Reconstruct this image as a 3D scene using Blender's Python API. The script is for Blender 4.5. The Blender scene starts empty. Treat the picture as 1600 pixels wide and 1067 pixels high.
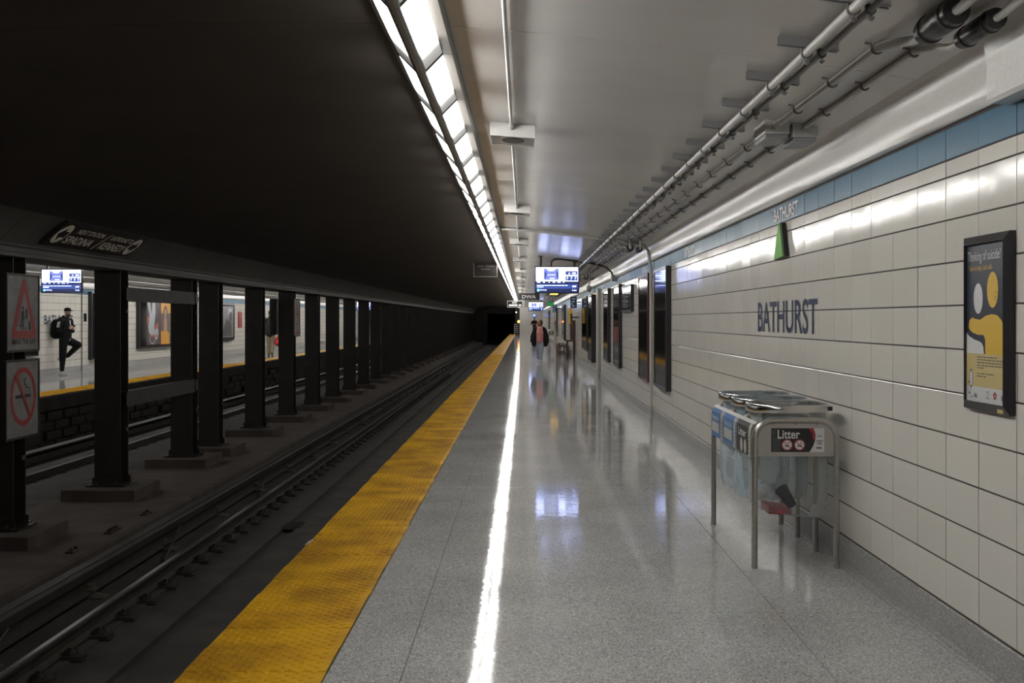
import bpy, bmesh, math, random
from mathutils import Vector, Matrix, Euler
random.seed(7)
S = bpy.context.scene
COL = S.collection
PI = math.pi

# ------------------------------------------------------------------ camera
CAM_H = 1.52
cd = bpy.data.cameras.new('camera')
cam = bpy.data.objects.new('camera', cd)
COL.objects.link(cam)
cam.location = (0, 0, CAM_H)
cam.rotation_euler = (PI / 2, 0, 0)
cd.sensor_width = 36.0
cd.lens = 36.0 * 1805.0 / 1600.0
cd.shift_x = -18.0 / 1600.0
cd.shift_y = -33.5 / 1600.0
cd.clip_start = 0.05
cd.clip_end = 400
S.camera = cam

# ------------------------------------------------------------------ world, view
w = bpy.data.worlds.new('world')
S.world = w
w.use_nodes = True
w.node_tree.nodes['Background'].inputs[0].default_value = (0.02, 0.02, 0.022, 1)
w.node_tree.nodes['Background'].inputs[1].default_value = 0.0
S.view_settings.view_transform = 'Standard'
S.view_settings.look = 'None'
S.view_settings.gamma = 1
S.view_settings.use_curve_mapping = False
S.view_settings.exposure = 0.0
S.cycles.max_bounces = 8
S.cycles.diffuse_bounces = 4
S.cycles.glossy_bounces = 4
S.cycles.transparent_max_bounces = 16
S.cycles.caustics_reflective = False
S.cycles.caustics_refractive = False
S.cycles.sample_clamp_indirect = 4.0
TUBE_PLATFORM = 32.0      # fluorescent diffusers, platform side
TUBE_TRACK = 15.0         # track side diffuser (set weaker)
TUBE_OPPOSITE = 46.0
SCREEN_POWER = 2.2

# ------------------------------------------------------------------ materials
MATS = {}
def mat(name, col, rough=0.5, metal=0.0, spec=0.5, noise=None, bump=None, vary=0.0, coat=0.0):
    """noise=(scale, colour2, detail) mixes a second colour; bump=(scale, strength, distance)."""
    if name in MATS:
        return MATS[name]
    m = bpy.data.materials.new(name)
    m.use_nodes = True
    nt = m.node_tree
    b = nt.nodes['Principled BSDF']
    b.inputs['Base Color'].default_value = (*col, 1)
    b.inputs['Roughness'].default_value = rough
    b.inputs['Metallic'].default_value = metal
    b.inputs['Specular IOR Level'].default_value = spec
    if coat:
        b.inputs['Coat Weight'].default_value = coat
        b.inputs['Coat Roughness'].default_value = 0.05
    L = nt.links.new
    geo = nt.nodes.new('ShaderNodeNewGeometry')
    out_col = None
    if noise:
        n = nt.nodes.new('ShaderNodeTexNoise')
        n.inputs['Scale'].default_value = noise[0]
        n.inputs['Detail'].default_value = noise[2] if len(noise) > 2 else 3
        L(geo.outputs['Position'], n.inputs['Vector'])
        r = nt.nodes.new('ShaderNodeValToRGB')
        r.color_ramp.elements[0].position = 0.38
        r.color_ramp.elements[1].position = 0.62
        r.color_ramp.elements[0].color = (*col, 1)
        r.color_ramp.elements[1].color = (*noise[1], 1)
        L(n.outputs['Fac'], r.inputs['Fac'])
        out_col = r.outputs['Color']
    if vary:
        oi = nt.nodes.new('ShaderNodeObjectInfo')
        hsv = nt.nodes.new('ShaderNodeHueSaturation')
        mr = nt.nodes.new('ShaderNodeMapRange')
        mr.inputs['To Min'].default_value = 1 - vary
        mr.inputs['To Max'].default_value = 1 + vary
        L(oi.outputs['Random'], mr.inputs['Value'])
        L(mr.outputs['Result'], hsv.inputs['Value'])
        if out_col:
            L(out_col, hsv.inputs['Color'])
        else:
            hsv.inputs['Color'].default_value = (*col, 1)
        out_col = hsv.outputs['Color']
    if out_col:
        L(out_col, b.inputs['Base Color'])
    if bump:
        n2 = nt.nodes.new('ShaderNodeTexNoise')
        n2.inputs['Scale'].default_value = bump[0]
        n2.inputs['Detail'].default_value = 3
        L(geo.outputs['Position'], n2.inputs['Vector'])
        bp = nt.nodes.new('ShaderNodeBump')
        bp.inputs['Strength'].default_value = bump[1]
        bp.inputs['Distance'].default_value = bump[2]
        L(n2.outputs['Fac'], bp.inputs['Height'])
        L(bp.outputs['Normal'], b.inputs['Normal'])
    MATS[name] = m
    return m

def emit(name, col, strength):
    if name in MATS:
        return MATS[name]
    m = bpy.data.materials.new(name)
    m.use_nodes = True
    b = m.node_tree.nodes['Principled BSDF']
    b.inputs['Base Color'].default_value = (0.02, 0.02, 0.02, 1)
    b.inputs['Roughness'].default_value = 0.25
    b.inputs['Emission Color'].default_value = (*col, 1)
    b.inputs['Emission Strength'].default_value = strength
    MATS[name] = m
    return m

def diffuser_mat(name, strength):
    """lamp diffuser: the tube inside is a little shorter than the pane"""
    m = bpy.data.materials.new(name)
    m.use_nodes = True
    nt = m.node_tree
    b = nt.nodes['Principled BSDF']
    b.inputs['Base Color'].default_value = (0.75, 0.78, 0.76, 1)
    b.inputs['Roughness'].default_value = 0.35
    tc = nt.nodes.new('ShaderNodeTexCoord')
    sp = nt.nodes.new('ShaderNodeSeparateXYZ')
    nt.links.new(tc.outputs['Generated'], sp.inputs[0])
    r = nt.nodes.new('ShaderNodeValToRGB')
    e = r.color_ramp.elements
    e[0].position = 0.0; e[0].color = (.035, .035, .035, 1)
    e[1].position = 1.0; e[1].color = (.006, .0065, .006, 1)
    a = e.new(0.09); a.color = (1, 1, 1, 1)
    a = e.new(0.68); a.color = (1, 1, 1, 1)
    a = e.new(0.77); a.color = (.07, .07, .07, 1)
    a = e.new(0.84); a.color = (.014, .014, .014, 1)
    nt.links.new(sp.outputs['Y'], r.inputs['Fac'])
    mu = nt.nodes.new('ShaderNodeMath'); mu.operation = 'MULTIPLY'
    mu.inputs[1].default_value = strength
    nt.links.new(r.outputs['Color'], mu.inputs[0])
    nt.links.new(mu.outputs[0], b.inputs['Emission Strength'])
    b.inputs['Emission Color'].default_value = (1.0, 0.985, 0.945, 1)
    MATS[name] = m
    return m

def plastic_film(name, col, opacity, gloss=0.25):
    m = bpy.data.materials.new(name)
    m.use_nodes = True
    nt = m.node_tree
    for n in list(nt.nodes):
        nt.nodes.remove(n)
    out = nt.nodes.new('ShaderNodeOutputMaterial')
    tr = nt.nodes.new('ShaderNodeBsdfTransparent')
    tr.inputs[0].default_value = (*[0.84 + 0.16 * c for c in col], 1)
    p = nt.nodes.new('ShaderNodeBsdfPrincipled')
    p.inputs['Base Color'].default_value = (*col, 1)
    p.inputs['Roughness'].default_value = 0.12
    mx = nt.nodes.new('ShaderNodeMixShader')
    fr = nt.nodes.new('ShaderNodeFresnel'); fr.inputs[0].default_value = 1.5
    ad = nt.nodes.new('ShaderNodeMath'); ad.operation = 'ADD'; ad.use_clamp = True
    ad.inputs[1].default_value = opacity
    fm = nt.nodes.new('ShaderNodeMath'); fm.operation = 'MULTIPLY'; fm.inputs[1].default_value = .45
    nt.links.new(fr.outputs[0], fm.inputs[0]); nt.links.new(fm.outputs[0], ad.inputs[0])
    nt.links.new(ad.outputs[0], mx.inputs[0])
    nt.links.new(tr.outputs[0], mx.inputs[1])
    nt.links.new(p.outputs[0], mx.inputs[2])
    no = nt.nodes.new('ShaderNodeTexNoise'); no.inputs['Scale'].default_value = 22
    geo = nt.nodes.new('ShaderNodeNewGeometry')
    nt.links.new(geo.outputs['Position'], no.inputs['Vector'])
    bp = nt.nodes.new('ShaderNodeBump'); bp.inputs['Strength'].default_value = 0.9
    bp.inputs['Distance'].default_value = 0.02
    nt.links.new(no.outputs['Fac'], bp.inputs['Height'])
    nt.links.new(bp.outputs[0], p.inputs['Normal'])
    nt.links.new(mx.outputs[0], out.inputs[0])
    MATS[name] = m
    return m

def terrazzo(name, base, dark, light, rough, gloss_wave):
    m = bpy.data.materials.new(name)
    m.use_nodes = True
    nt = m.node_tree; L = nt.links.new
    b = nt.nodes['Principled BSDF']
    b.inputs['Specular IOR Level'].default_value = .27
    geo = nt.nodes.new('ShaderNodeNewGeometry')
    v = nt.nodes.new('ShaderNodeTexVoronoi'); v.inputs['Scale'].default_value = 170
    L(geo.outputs['Position'], v.inputs['Vector'])
    sep = nt.nodes.new('ShaderNodeSeparateColor')
    L(v.outputs['Color'], sep.inputs[0])
    r = nt.nodes.new('ShaderNodeValToRGB'); r.color_ramp.interpolation = 'LINEAR'
    e = r.color_ramp.elements
    e[0].position = 0.0; e[0].color = (*dark, 1)
    e[1].position = 1.0; e[1].color = (*light, 1)
    a = e.new(0.22); a.color = (*[c * 0.8 for c in base], 1)
    a = e.new(0.75); a.color = (*base, 1)
    L(sep.outputs[0], r.inputs['Fac'])
    n = nt.nodes.new('ShaderNodeTexNoise'); n.inputs['Scale'].default_value = 1.3; n.inputs['Detail'].default_value = 4
    L(geo.outputs['Position'], n.inputs['Vector'])
    mr = nt.nodes.new('ShaderNodeMapRange')
    mr.inputs['From Min'].default_value = .3; mr.inputs['From Max'].default_value = .7
    mr.inputs['To Min'].default_value = .88; mr.inputs['To Max'].default_value = 1.08
    L(n.outputs['Fac'], mr.inputs['Value'])
    hsv = nt.nodes.new('ShaderNodeHueSaturation')
    L(mr.outputs[0], hsv.inputs['Value']); L(r.outputs['Color'], hsv.inputs['Color'])
    L(hsv.outputs[0], b.inputs['Base Color'])
    mr2 = nt.nodes.new('ShaderNodeMapRange')
    mr2.inputs['From Min'].default_value = .3; mr2.inputs['From Max'].default_value = .7
    mr2.inputs['To Min'].default_value = rough * .8; mr2.inputs['To Max'].default_value = rough * 1.25
    L(n.outputs['Fac'], mr2.inputs['Value']); L(mr2.outputs[0], b.inputs['Roughness'])
    if gloss_wave:
        n2 = nt.nodes.new('ShaderNodeTexNoise'); n2.inputs['Scale'].default_value = 8.0; n2.inputs['Detail'].default_value = 2
        L(geo.outputs['Position'], n2.inputs['Vector'])
        bp = nt.nodes.new('ShaderNodeBump'); bp.inputs['Strength'].default_value = 1
        bp.inputs['Distance'].default_value = gloss_wave
        L(n2.outputs['Fac'], bp.inputs['Height']); L(bp.outputs[0], b.inputs['Normal'])
    MATS[name] = m
    return m

M_TERR = terrazzo('terrazzo', (.475, .470, .462), (.155, .153, .150), (.70, .695, .69), .06, .0006)
M_TERRB = terrazzo('terrazzo_base', (.36, .352, .342), (.16, .156, .15), (.55, .54, .53), .35, 0)
M_GROUT = mat('grout', (.055, .045, .04), .85)
M_JOINT = mat('floor_joint', (.05, .05, .05), .6)
M_TILE = mat('tile_glaze', (.65, .628, .576), .11, spec=.085, vary=.035, bump=(3.2, .35, .005))
M_TILE_S = mat('tile_glaze_run', (.65, .628, .576), .11, spec=.085, bump=(3.2, .35, .005))
M_BLUE = mat('blue_glaze', (.066, .160, .245), .22, vary=.10, spec=.07)
M_BLUE_S = mat('blue_glaze_run', (.066, .160, .245), .4, spec=.07)
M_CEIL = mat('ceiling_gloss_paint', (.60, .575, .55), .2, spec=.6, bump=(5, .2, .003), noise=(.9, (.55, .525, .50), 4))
M_COVE = mat('cove_paint', (.74, .725, .70), .28, bump=(28, .35, .006))
M_SOFFIT_LIT = mat('soffit_lit_tone', (.075, .068, .062), .6, noise=(1.5, (.055, .050, .046), 4), bump=(12, .3, .01))  # paler than the sooty ceiling: light caught by the curve put into colour
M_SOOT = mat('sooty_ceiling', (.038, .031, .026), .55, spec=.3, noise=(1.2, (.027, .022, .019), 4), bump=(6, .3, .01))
M_BLACKSTEEL = mat('black_steel', (.020, .017, .015), .5, spec=.4, noise=(3, (.028, .023, .019), 3))
M_BRACE = mat('rusty_steel', (.040, .030, .024), .6, noise=(6, (.028, .022, .019), 4))
M_TRACK = mat('track_concrete', (.060, .052, .046), .9, noise=(2.2, (.038, .033, .030), 5), bump=(30, .4, .01))
M_BENCH = mat('dusty_concrete', (.095, .074, .062), .95, noise=(3, (.062, .049, .042), 5), bump=(40, .4, .008))
M_CHAN = mat('drain_concrete', (.035, .031, .028), .9)
M_RAIL = mat('rail_side', (.030, .025, .022), .6, noise=(8, (.045, .034, .026), 3))
M_RAILTOP = mat('rail_polished', (.24, .225, .21), .3, metal=1)
M_COVER = mat('third_rail_cover', (.050, .046, .043), .55, spec=.3, noise=(2, (.036, .033, .031), 3))
M_INSUL = mat('insulator', (.10, .085, .07), .6)
M_YELLOW = mat('yellow_tactile', (.60, .325, .004), .5, spec=.14, noise=(2.6, (.36, .175, .003), 5), vary=.07)
M_PIPE = mat('painted_conduit', (.50, .49, .475), .33)
M_PIPED = mat('dark_conduit', (.15, .145, .14), .4)
M_STRUT = mat('strut_steel', (.27, .27, .28), .4, metal=.2)
M_RUBBER = mat('black_rubber', (.012, .012, .013), .35)
M_FIXT = mat('fixture_metal', (.17, .155, .14), .42, metal=.3)
M_FIXTD = mat('fixture_dark', (.05, .046, .043), .5)
M_STEEL = mat('brushed_steel', (.48, .46, .43), .32, metal=.9, noise=(60, (.42, .40, .37), 2))
M_STEELP = mat('sheet_steel', (.42, .40, .375), .42, metal=.55)
M_CHROME = mat('bright_steel', (.7, .69, .67), .18, metal=1)
M_BLACK = mat('black_frame', (.014, .013, .016), .28)
M_GLASSBLK = mat('dark_ad_glass', (.012, .012, .014), .06, spec=.6)
M_NAVYPRINT = mat('navy_print', (.030, .036, .055), .35)
M_NAVYTXT = mat('navy_letters', (.024, .036, .075), .5, spec=.15)
M_WHITE = mat('white_print', (.62, .62, .62), .45)
M_YPRINT = mat('yellow_print', (.66, .42, .05), .45)
M_TAN = mat('tan_print', (.55, .44, .20), .45)
M_RED = mat('red_print', (.34, .022, .025), .5)
M_BRIGHTRED = mat('bright_red', (.5, .02, .03), .45)
M_GREYPLATE = mat('grey_sign_plate', (.26, .25, .24), .5, noise=(5, (.18, .17, .165), 4))
M_INK = mat('black_ink', (.018, .017, .017), .55)
M_GREYINK = mat('grey_ink', (.16, .155, .15), .5)
M_SIGNTXT = mat('pale_lettering', (.78, .73, .65), .6)
M_WHITEBOX = mat('white_box_paint', (.60, .59, .57), .4)
M_GREEN = mat('green_sign', (.13, .42, .05), .5, spec=.2)
M_BLUEPRINT = mat('blue_print', (.05, .16, .38), .45)
M_BROWN = mat('brown_wood', (.055, .025, .018), .4)
M_SIGNBLUE = mat('blue_sign', (.01, .035, .12), .35)
E_PANEL = diffuser_mat('diffuser_platform', TUBE_PLATFORM)
E_PANELT = diffuser_mat('diffuser_track', TUBE_TRACK)
E_PANELO = diffuser_mat('diffuser_opposite', TUBE_OPPOSITE)

# ------------------------------------------------------------------ mesh helpers
def wloc(o):
    v = Vector((0, 0, 0))
    while o:
        v += o.location
        o = o.parent
    return v

class MB:
    def __init__(s):
        s.v = []; s.f = []
    def add(s, vs, fs):
        o = len(s.v)
        s.v += [tuple(p) for p in vs]
        s.f += [tuple(i + o for i in f) for f in fs]
        return s
    def quad(s, a, b, c, d):
        return s.add([a, b, c, d], [(0, 1, 2, 3)])
    def box(s, x0, x1, y0, y1, z0, z1):
        vs = [(x0, y0, z0), (x1, y0, z0), (x1, y1, z0), (x0, y1, z0), (x0, y0, z1), (x1, y0, z1), (x1, y1, z1), (x0, y1, z1)]
        return s.add(vs, [(0, 3, 2, 1), (4, 5, 6, 7), (0, 1, 5, 4), (1, 2, 6, 5), (2, 3, 7, 6), (3, 0, 4, 7)])
    def rbox(s, x0, x1, y0, y1, z0, z1, r):
        """box with chamfered edges"""
        bm = bmesh.new()
        bmesh.ops.create_cube(bm, size=1)
        for v in bm.verts:
            v.co = Vector(((x0 + x1) / 2 + v.co.x * (x1 - x0), (y0 + y1) / 2 + v.co.y * (y1 - y0), (z0 + z1) / 2 + v.co.z * (z1 - z0)))
        bmesh.ops.bevel(bm, geom=list(bm.edges), offset=r, segments=2, affect='EDGES', profile=.5)
        bm.verts.index_update()
        s.add([v.co[:] for v in bm.verts], [[v.index for v in f.verts] for f in bm.faces])
        bm.free()
        return s
    def extrude(s, prof, y0, y1, closed=True, caps=True):
        """(x,z) profile along y"""
        n = len(prof)
        vs = [(x, y0, z) for x, z in prof] + [(x, y1, z) for x, z in prof]
        fs = [(i, (i + 1) % n, n + (i + 1) % n, n + i) for i in range(n if closed else n - 1)]
        if closed and caps:
            fs += [tuple(range(n - 1, -1, -1)), tuple(range(n, 2 * n))]
        return s.add(vs, fs)
    def prism(s, pts, d):
        """closed planar 3d polygon pushed along vector d"""
        n = len(pts); d = Vector(d)
        vs = [Vector(p) for p in pts] + [Vector(p) + d for p in pts]
        return s.add(vs, [tuple(range(n - 1, -1, -1)), tuple(range(n, 2 * n))] + [(i, (i + 1) % n, n + (i + 1) % n, n + i) for i in range(n)])
    def tube(s, pts, r, n=10, caps=True):
        pts = [Vector(p) for p in pts]
        rs = r if isinstance(r, (list, tuple)) else [r] * len(pts)
        vs = []; fs = []; up = None
        for i, p in enumerate(pts):
            t = (pts[min(i + 1, len(pts) - 1)] - pts[max(i - 1, 0)]).normalized()
            if up is None:
                up = Vector((0, 0, 1)) if abs(t.z) < .9 else Vector((1, 0, 0))
            a = t.cross(up).normalized(); b = a.cross(t).normalized(); up = b
            for k in range(n):
                c = 2 * PI * k / n
                vs.append(p + rs[i] * (math.cos(c) * a + math.sin(c) * b))
        for i in range(len(pts) - 1):
            for k in range(n):
                fs.append((i * n + k, i * n + (k + 1) % n, (i + 1) * n + (k + 1) % n, (i + 1) * n + k))
        if caps:
            fs += [tuple(range(n - 1, -1, -1)), tuple(range((len(pts) - 1) * n, len(pts) * n))]
        return s.add(vs, fs)
    def lathe(s, prof, c=(0, 0, 0), n=16):
        """(radius, z) profile about vertical axis at c"""
        vs = []
        for r, z in prof:
            for k in range(n):
                a = 2 * PI * k / n
                vs.append((c[0] + r * math.cos(a), c[1] + r * math.sin(a), c[2] + z))
        m = len(prof)
        fs = [(i * n + k, i * n + (k + 1) % n, (i + 1) * n + (k + 1) % n, (i + 1) * n + k) for i in range(m - 1) for k in range(n)]
        fs += [tuple(range(n - 1, -1, -1)), tuple(range((m - 1) * n, m * n))]
        return s.add(vs, fs)
    def ball(s, c, r, n=12, m=8, rot=None):
        """ellipsoid, r scalar or 3-tuple"""
        if not isinstance(r, (tuple, list)):
            r = (r, r, r)
        vs = []; c = Vector(c)
        for i in range(m + 1):
            t = PI * i / m
            for k in range(n):
                a = 2 * PI * k / n
                p = Vector((r[0] * math.sin(t) * math.cos(a), r[1] * math.sin(t) * math.sin(a), r[2] * math.cos(t)))
                if rot is not None:
                    p = rot @ p
                vs.append(c + p)
        fs = [(i * n + k, (i + 1) * n + k, (i + 1) * n + (k + 1) % n, i * n + (k + 1) % n) for i in range(m) for k in range(n)]
        return s.add(vs, fs)
    def capsule(s, a, b, ra, rb, n=10):
        a = Vector(a); b = Vector(b); d = b - a
        L = d.length
        if L < 1e-5:
            return s.ball(a, ra)
        t = d / L
        pts = []; rs = []
        for q in (-1, -.8, -.45):
            pts.append(a + t * ra * q); rs.append(max(ra * math.sqrt(1 - q * q), ra * .05))
        pts.append(a); rs.append(ra); pts.append(b); rs.append(rb)
        for q in (.45, .8, 1):
            pts.append(b + t * rb * q); rs.append(max(rb * math.sqrt(1 - q * q), rb * .05))
        return s.tube(pts, rs, n)
    def mesh(s, name, m, off=(0, 0, 0), smooth=False):
        me = bpy.data.meshes.new(name)
        o = Vector(off)
        me.from_pydata([(x - o.x, y - o.y, z - o.z) for x, y, z in s.v], [], s.f)
        bm = bmesh.new(); bm.from_mesh(me)
        bmesh.ops.recalc_face_normals(bm, faces=bm.faces)
        bm.to_mesh(me); bm.free()
        if m:
            me.materials.append(m)
        if smooth:
            for p in me.polygons:
                p.use_smooth = True
            try:
                me.set_sharp_from_angle(angle=math.radians(38))
            except Exception:
                pass
        return me
    def build(s, name, m, parent=None, smooth=False, at=None):
        off = wloc(parent) if parent else Vector((0, 0, 0))
        loc = Vector((0, 0, 0))
        if at is not None:
            loc = Vector(at) - off
            off = Vector(at)
        o = bpy.data.objects.new(name, s.mesh(name, m, off, smooth))
        COL.objects.link(o)
        if parent:
            o.parent = parent
        o.location = loc
        return o

def tag(o, label, cat, group=None, kind=None):
    o['label'] = label
    o['category'] = cat
    if group:
        o['group'] = group
    o['kind'] = kind or 'thing'
    return o

def thing(name, label, cat, loc, group=None):
    o = bpy.data.objects.new(name, None)
    o.empty_display_size = .1
    COL.objects.link(o)
    o.location = loc
    return tag(o, label, cat, group)

def struct(o, label=None, cat=None):
    o['kind'] = 'structure'
    if label:
        o['label'] = label; o['category'] = cat
    return o

def link_copy(me, name, parent, loc, rot=None):
    o = bpy.data.objects.new(name, me)
    COL.objects.link(o)
    if parent:
        o.parent = parent
        o.location = Vector(loc) - wloc(parent)
    else:
        o.location = loc
    if rot:
        o.rotation_euler = rot
    return o

def copy_tree(o, parent=None):
    c = o.copy()
    COL.objects.link(c)
    c.parent = parent
    for ch in list(o.children):
        copy_tree(ch, c)
    return c

class Plane:
    """a flat print surface: origin, right and up unit vectors; n points to the reader"""
    def __init__(s, o, r, u):
        s.o = Vector(o); s.r = Vector(r).normalized(); s.u = Vector(u).normalized()
        s.n = s.r.cross(s.u)
    def p(s, x, y, d=0.0):
        return s.o + s.r * x + s.u * y + s.n * d
    def rect(s, mb, x0, x1, y0, y1, d=.002):
        return mb.quad(s.p(x0, y0, d), s.p(x1, y0, d), s.p(x1, y1, d), s.p(x0, y1, d))
    def poly(s, mb, pts, d=.002):
        return mb.add([s.p(x, y, d) for x, y in pts], [tuple(range(len(pts)))])
    def disc(s, mb, cx, cy, rx, ry=None, d=.002, n=32, a0=0, a1=360):
        ry = rx if ry is None else ry
        k = n if a1 - a0 >= 360 else n + 1
        return s.poly(mb, [(cx + rx * math.cos(math.radians(a0 + (a1 - a0) * i / n)), cy + ry * math.sin(math.radians(a0 + (a1 - a0) * i / n))) for i in range(k)], d)
    def ring(s, mb, cx, cy, ro, ri, d=.002, n=40, asp=1.0, a0=0, a1=360):
        vs = []
        for i in range(n + 1):
            a = math.radians(a0 + (a1 - a0) * i / n)
            vs += [s.p(cx + ro * math.cos(a), cy + ro * asp * math.sin(a), d), s.p(cx + ri * math.cos(a), cy + ri * asp * math.sin(a), d)]
        return mb.add(vs, [(2 * i, 2 * i + 2, 2 * i + 3, 2 * i + 1) for i in range(n)])
    def bar(s, mb, x0, y0, x1, y1, wd, d=.002):
        v = Vector((x1 - x0, y1 - y0)); q = Vector((-v.y, v.x)).normalized() * wd / 2
        return s.poly(mb, [(x0 + q.x, y0 + q.y), (x0 - q.x, y0 - q.y), (x1 - q.x, y1 - q.y), (x1 + q.x, y1 + q.y)], d)
    def slab(s, mb, x0, x1, y0, y1, d0, d1):
        return mb.prism([s.p(x0, y0, d0), s.p(x1, y0, d0), s.p(x1, y1, d0), s.p(x0, y1, d0)], s.n * (d1 - d0))
    def text(s, mb, t, x, y, h, wd=None, d=.002, bold=0.0, shear=0.0, align='L'):
        vs, fs = text_geo(t, bold)
        W = max(v[0] for v in vs); H = max(v[1] for v in vs)
        sy = h / H; sx = (wd / W) if wd else sy
        ox = x if align == 'L' else x - W * sx / 2
        return mb.add([s.p(ox + a * sx + shear * b * sy, y + b * sy, d) for a, b in vs], fs)

_tc = {}
def text_geo(t, bold):
    if (t, bold) in _tc:
        return _tc[(t, bold)]
    cu = bpy.data.curves.new('lettering', 'FONT')
    cu.body = t; cu.offset = bold; cu.resolution_u = 4
    ob = bpy.data.objects.new('lettering', cu)
    COL.objects.link(ob)
    dg = bpy.context.evaluated_depsgraph_get()
    me = bpy.data.meshes.new_from_object(ob.evaluated_get(dg))
    vs = [(v.co.x, v.co.y) for v in me.vertices]
    fs = [tuple(p.vertices) for p in me.polygons]
    mx = min(v[0] for v in vs); my = min(v[1] for v in vs)
    vs = [(a - mx, b - my) for a, b in vs]
    bpy.data.objects.remove(ob); bpy.data.curves.remove(cu); bpy.data.meshes.remove(me)
    _tc[(t, bold)] = (vs, fs)
    return vs, fs

# ------------------------------------------------------------------ dimensions
WX = 2.0            # tiled wall
EX = -1.457         # platform edge
SX = -0.847         # inner edge of the yellow strip
Y0, Y1 = -12.0, 124.0
def far(x):         # the opposite platform is the mirror image
    return -10.95 - x
FWX = far(WX); FEX = far(EX); FSX = far(SX)
TRACK_Z = -1.18; RAIL_Z = -1.0; BENCH_Z = -0.875

# ------------------------------------------------------------------ floors
fl = struct(MB().box(EX, WX + .05, Y0, Y1, -.30, -.012).build('floor', M_JOINT), 'grey speckled terrazzo platform floor beside the track', 'floor')
strips = [(SX + .003, -.522), (-.518, 1.318), (1.322, 1.953), (1.957, WX + .01)]
for a, b in strips:
    seg = 4.5
    me = MB().box(0, b - a, 0, seg - .005, -.012, 0).mesh('terrazzo_panel', M_TERR)
    y = Y0
    while y < Y1 - .1:
        link_copy(me, 'terrazzo_panel', fl, (a, y, 0))
        y += seg
under = struct(MB().box(-1.15, WX, Y0, Y1, TRACK_Z - .2, -.30).build('wall_undercroft', M_TRACK), 'dark concrete wall below the near platform edge', 'wall')

# far floor
ffl = struct(MB().box(FWX - .05, FEX, 8, Y1, -.02, 0).build('floor_opposite', M_TERR), 'grey terrazzo floor of the opposite platform', 'floor')
fund = MB().box(far(WX), far(-1.25), 8, Y1, TRACK_Z - .2, -.30)
fund.box(far(WX), FEX - .02, 8, Y1, -.30, -.021)
fundo = struct(fund.build('wall_opposite_undercroft', M_TRACK), 'sooty concrete face below the opposite platform', 'wall')
# concrete blocks in that face, seen between the columns
cb = MB().rbox(0, .10, 0, .72, 0, .17, .012).mesh('concrete_block', M_TRACK)
rr = random.Random(3)
for j in range(4):
    for i in range(34):
        if rr.random() < .12:
            continue
        link_copy(cb, 'concrete_block', fundo, (far(-1.25) + rr.uniform(-.02, .02), 18.0 + i * .82 + (.41 if j % 2 else 0), -1.12 + j * .2))

# trackbeds
tb = MB()
tb.box(-4.5, -3.12, Y0, Y1 + 40, TRACK_Z - .25, TRACK_Z)
tb.box(-2.95, -1.1, Y0, Y1 + 40, TRACK_Z - .25, TRACK_Z)
tb.box(-3.12, -2.95, Y0, Y1 + 40, TRACK_Z - .3, TRACK_Z - .05)
struct(tb.build('trackbed', M_TRACK), 'dark concrete trackbed with a drain channel beside the platform', 'trackbed')
bench = struct(MB().extrude([(-4.50, BENCH_Z - .5), (-4.50, BENCH_Z - .03), (-4.53, BENCH_Z), (-6.28, BENCH_Z), (-6.32, BENCH_Z - .04), (-6.32, BENCH_Z - .5)], Y0, Y1 + 40).build('column_kerb', M_BENCH), 'dusty concrete kerb between the two tracks', 'kerb')
struct(MB().box(far(-1.25) - .1, -6.3, Y0, Y1 + 40, TRACK_Z - .25, TRACK_Z + .06).build('trackbed_opposite', M_TRACK), 'dark trackbed of the opposite track', 'trackbed')

# drain grate in channel
g = thing('drain_grate', 'dark ribbed drain grate set in the trackbed channel', 'grate', (-3.03, 15.2, TRACK_Z))
MB().box(-3.16, -2.90, 14.95, 15.45, TRACK_Z - .02, TRACK_Z + .002).build('frame', M_TRACK, g)
bar_me = MB().box(-.12, .12, -.012, .012, 0, .006).mesh('bar', M_BRACE)
for i in range(9):
    link_copy(bar_me, 'bar', g, (-3.03, 15.0 + i * .05, TRACK_Z + .002))

# ------------------------------------------------------------------ tactile strips
PITCH = .354; PY0 = 5.315
def plate_mb(y0, w_=.61, depth=PITCH - .007, domes=True, flip=1):
    mb = MB()
    mb.box(0, w_, y0, y0 + depth, 0, .009)
    if domes:
        for r in range(10):
            for c in range(8):
                x = .030 + (c + (.5 if r % 2 else 0)) * .0712
                if flip < 0:
                    x = w_ - x
                y = y0 + .018 + r * .0352
                vs = []
                for rad, z in ((.0165, .009), (.0115, .0145)):
                    for k in range(8):
                        a = 2 * PI * k / 8
                        vs.append((x + rad * math.cos(a), y + rad * math.sin(a), z))
                mb.add(vs, [(k, (k + 1) % 8, 8 + (k + 1) % 8, 8 + k) for k in range(8)] + [tuple(range(8, 16))])
    return mb
def tactile(parent, x0, ya, n_ind, n_dome, y_end, flip):
    me = plate_mb(0, flip=flip).mesh('tactile_plate', M_YELLOW)
    rp = random.Random(11)
    y = ya
    for i in range(n_ind):
        o = link_copy(me, 'tactile_plate', parent, (x0 + rp.uniform(-.004, .004), y, rp.uniform(0, .004)))
        if i < 30:
            o.rotation_euler = (rp.uniform(-.004, .004), rp.uniform(-.002, .002), rp.uniform(-.002, .002))
        y += PITCH
    mb = MB()
    for i in range(n_dome):
        p = plate_mb(y, flip=flip)
        mb.add([(a + x0, b, c) for a, b, c in p.v], p.f); y += PITCH
    while y < y_end:
        mb.box(x0, x0 + .61, y, y + PITCH - .004, 0, .011); y += PITCH
    o = mb.build('tactile_plates', M_YELLOW, parent)
    o['kind'] = 'stuff'
strip = struct(MB().box(EX, SX, Y0, Y1, -.012, -.001).build('platform_edge', M_JOINT), 'long yellow tactile warning strip along the near platform edge', 'tactile strip')
tactile(strip, EX, PY0 - 8 * PITCH, 60, 75, Y1, 1)
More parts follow.
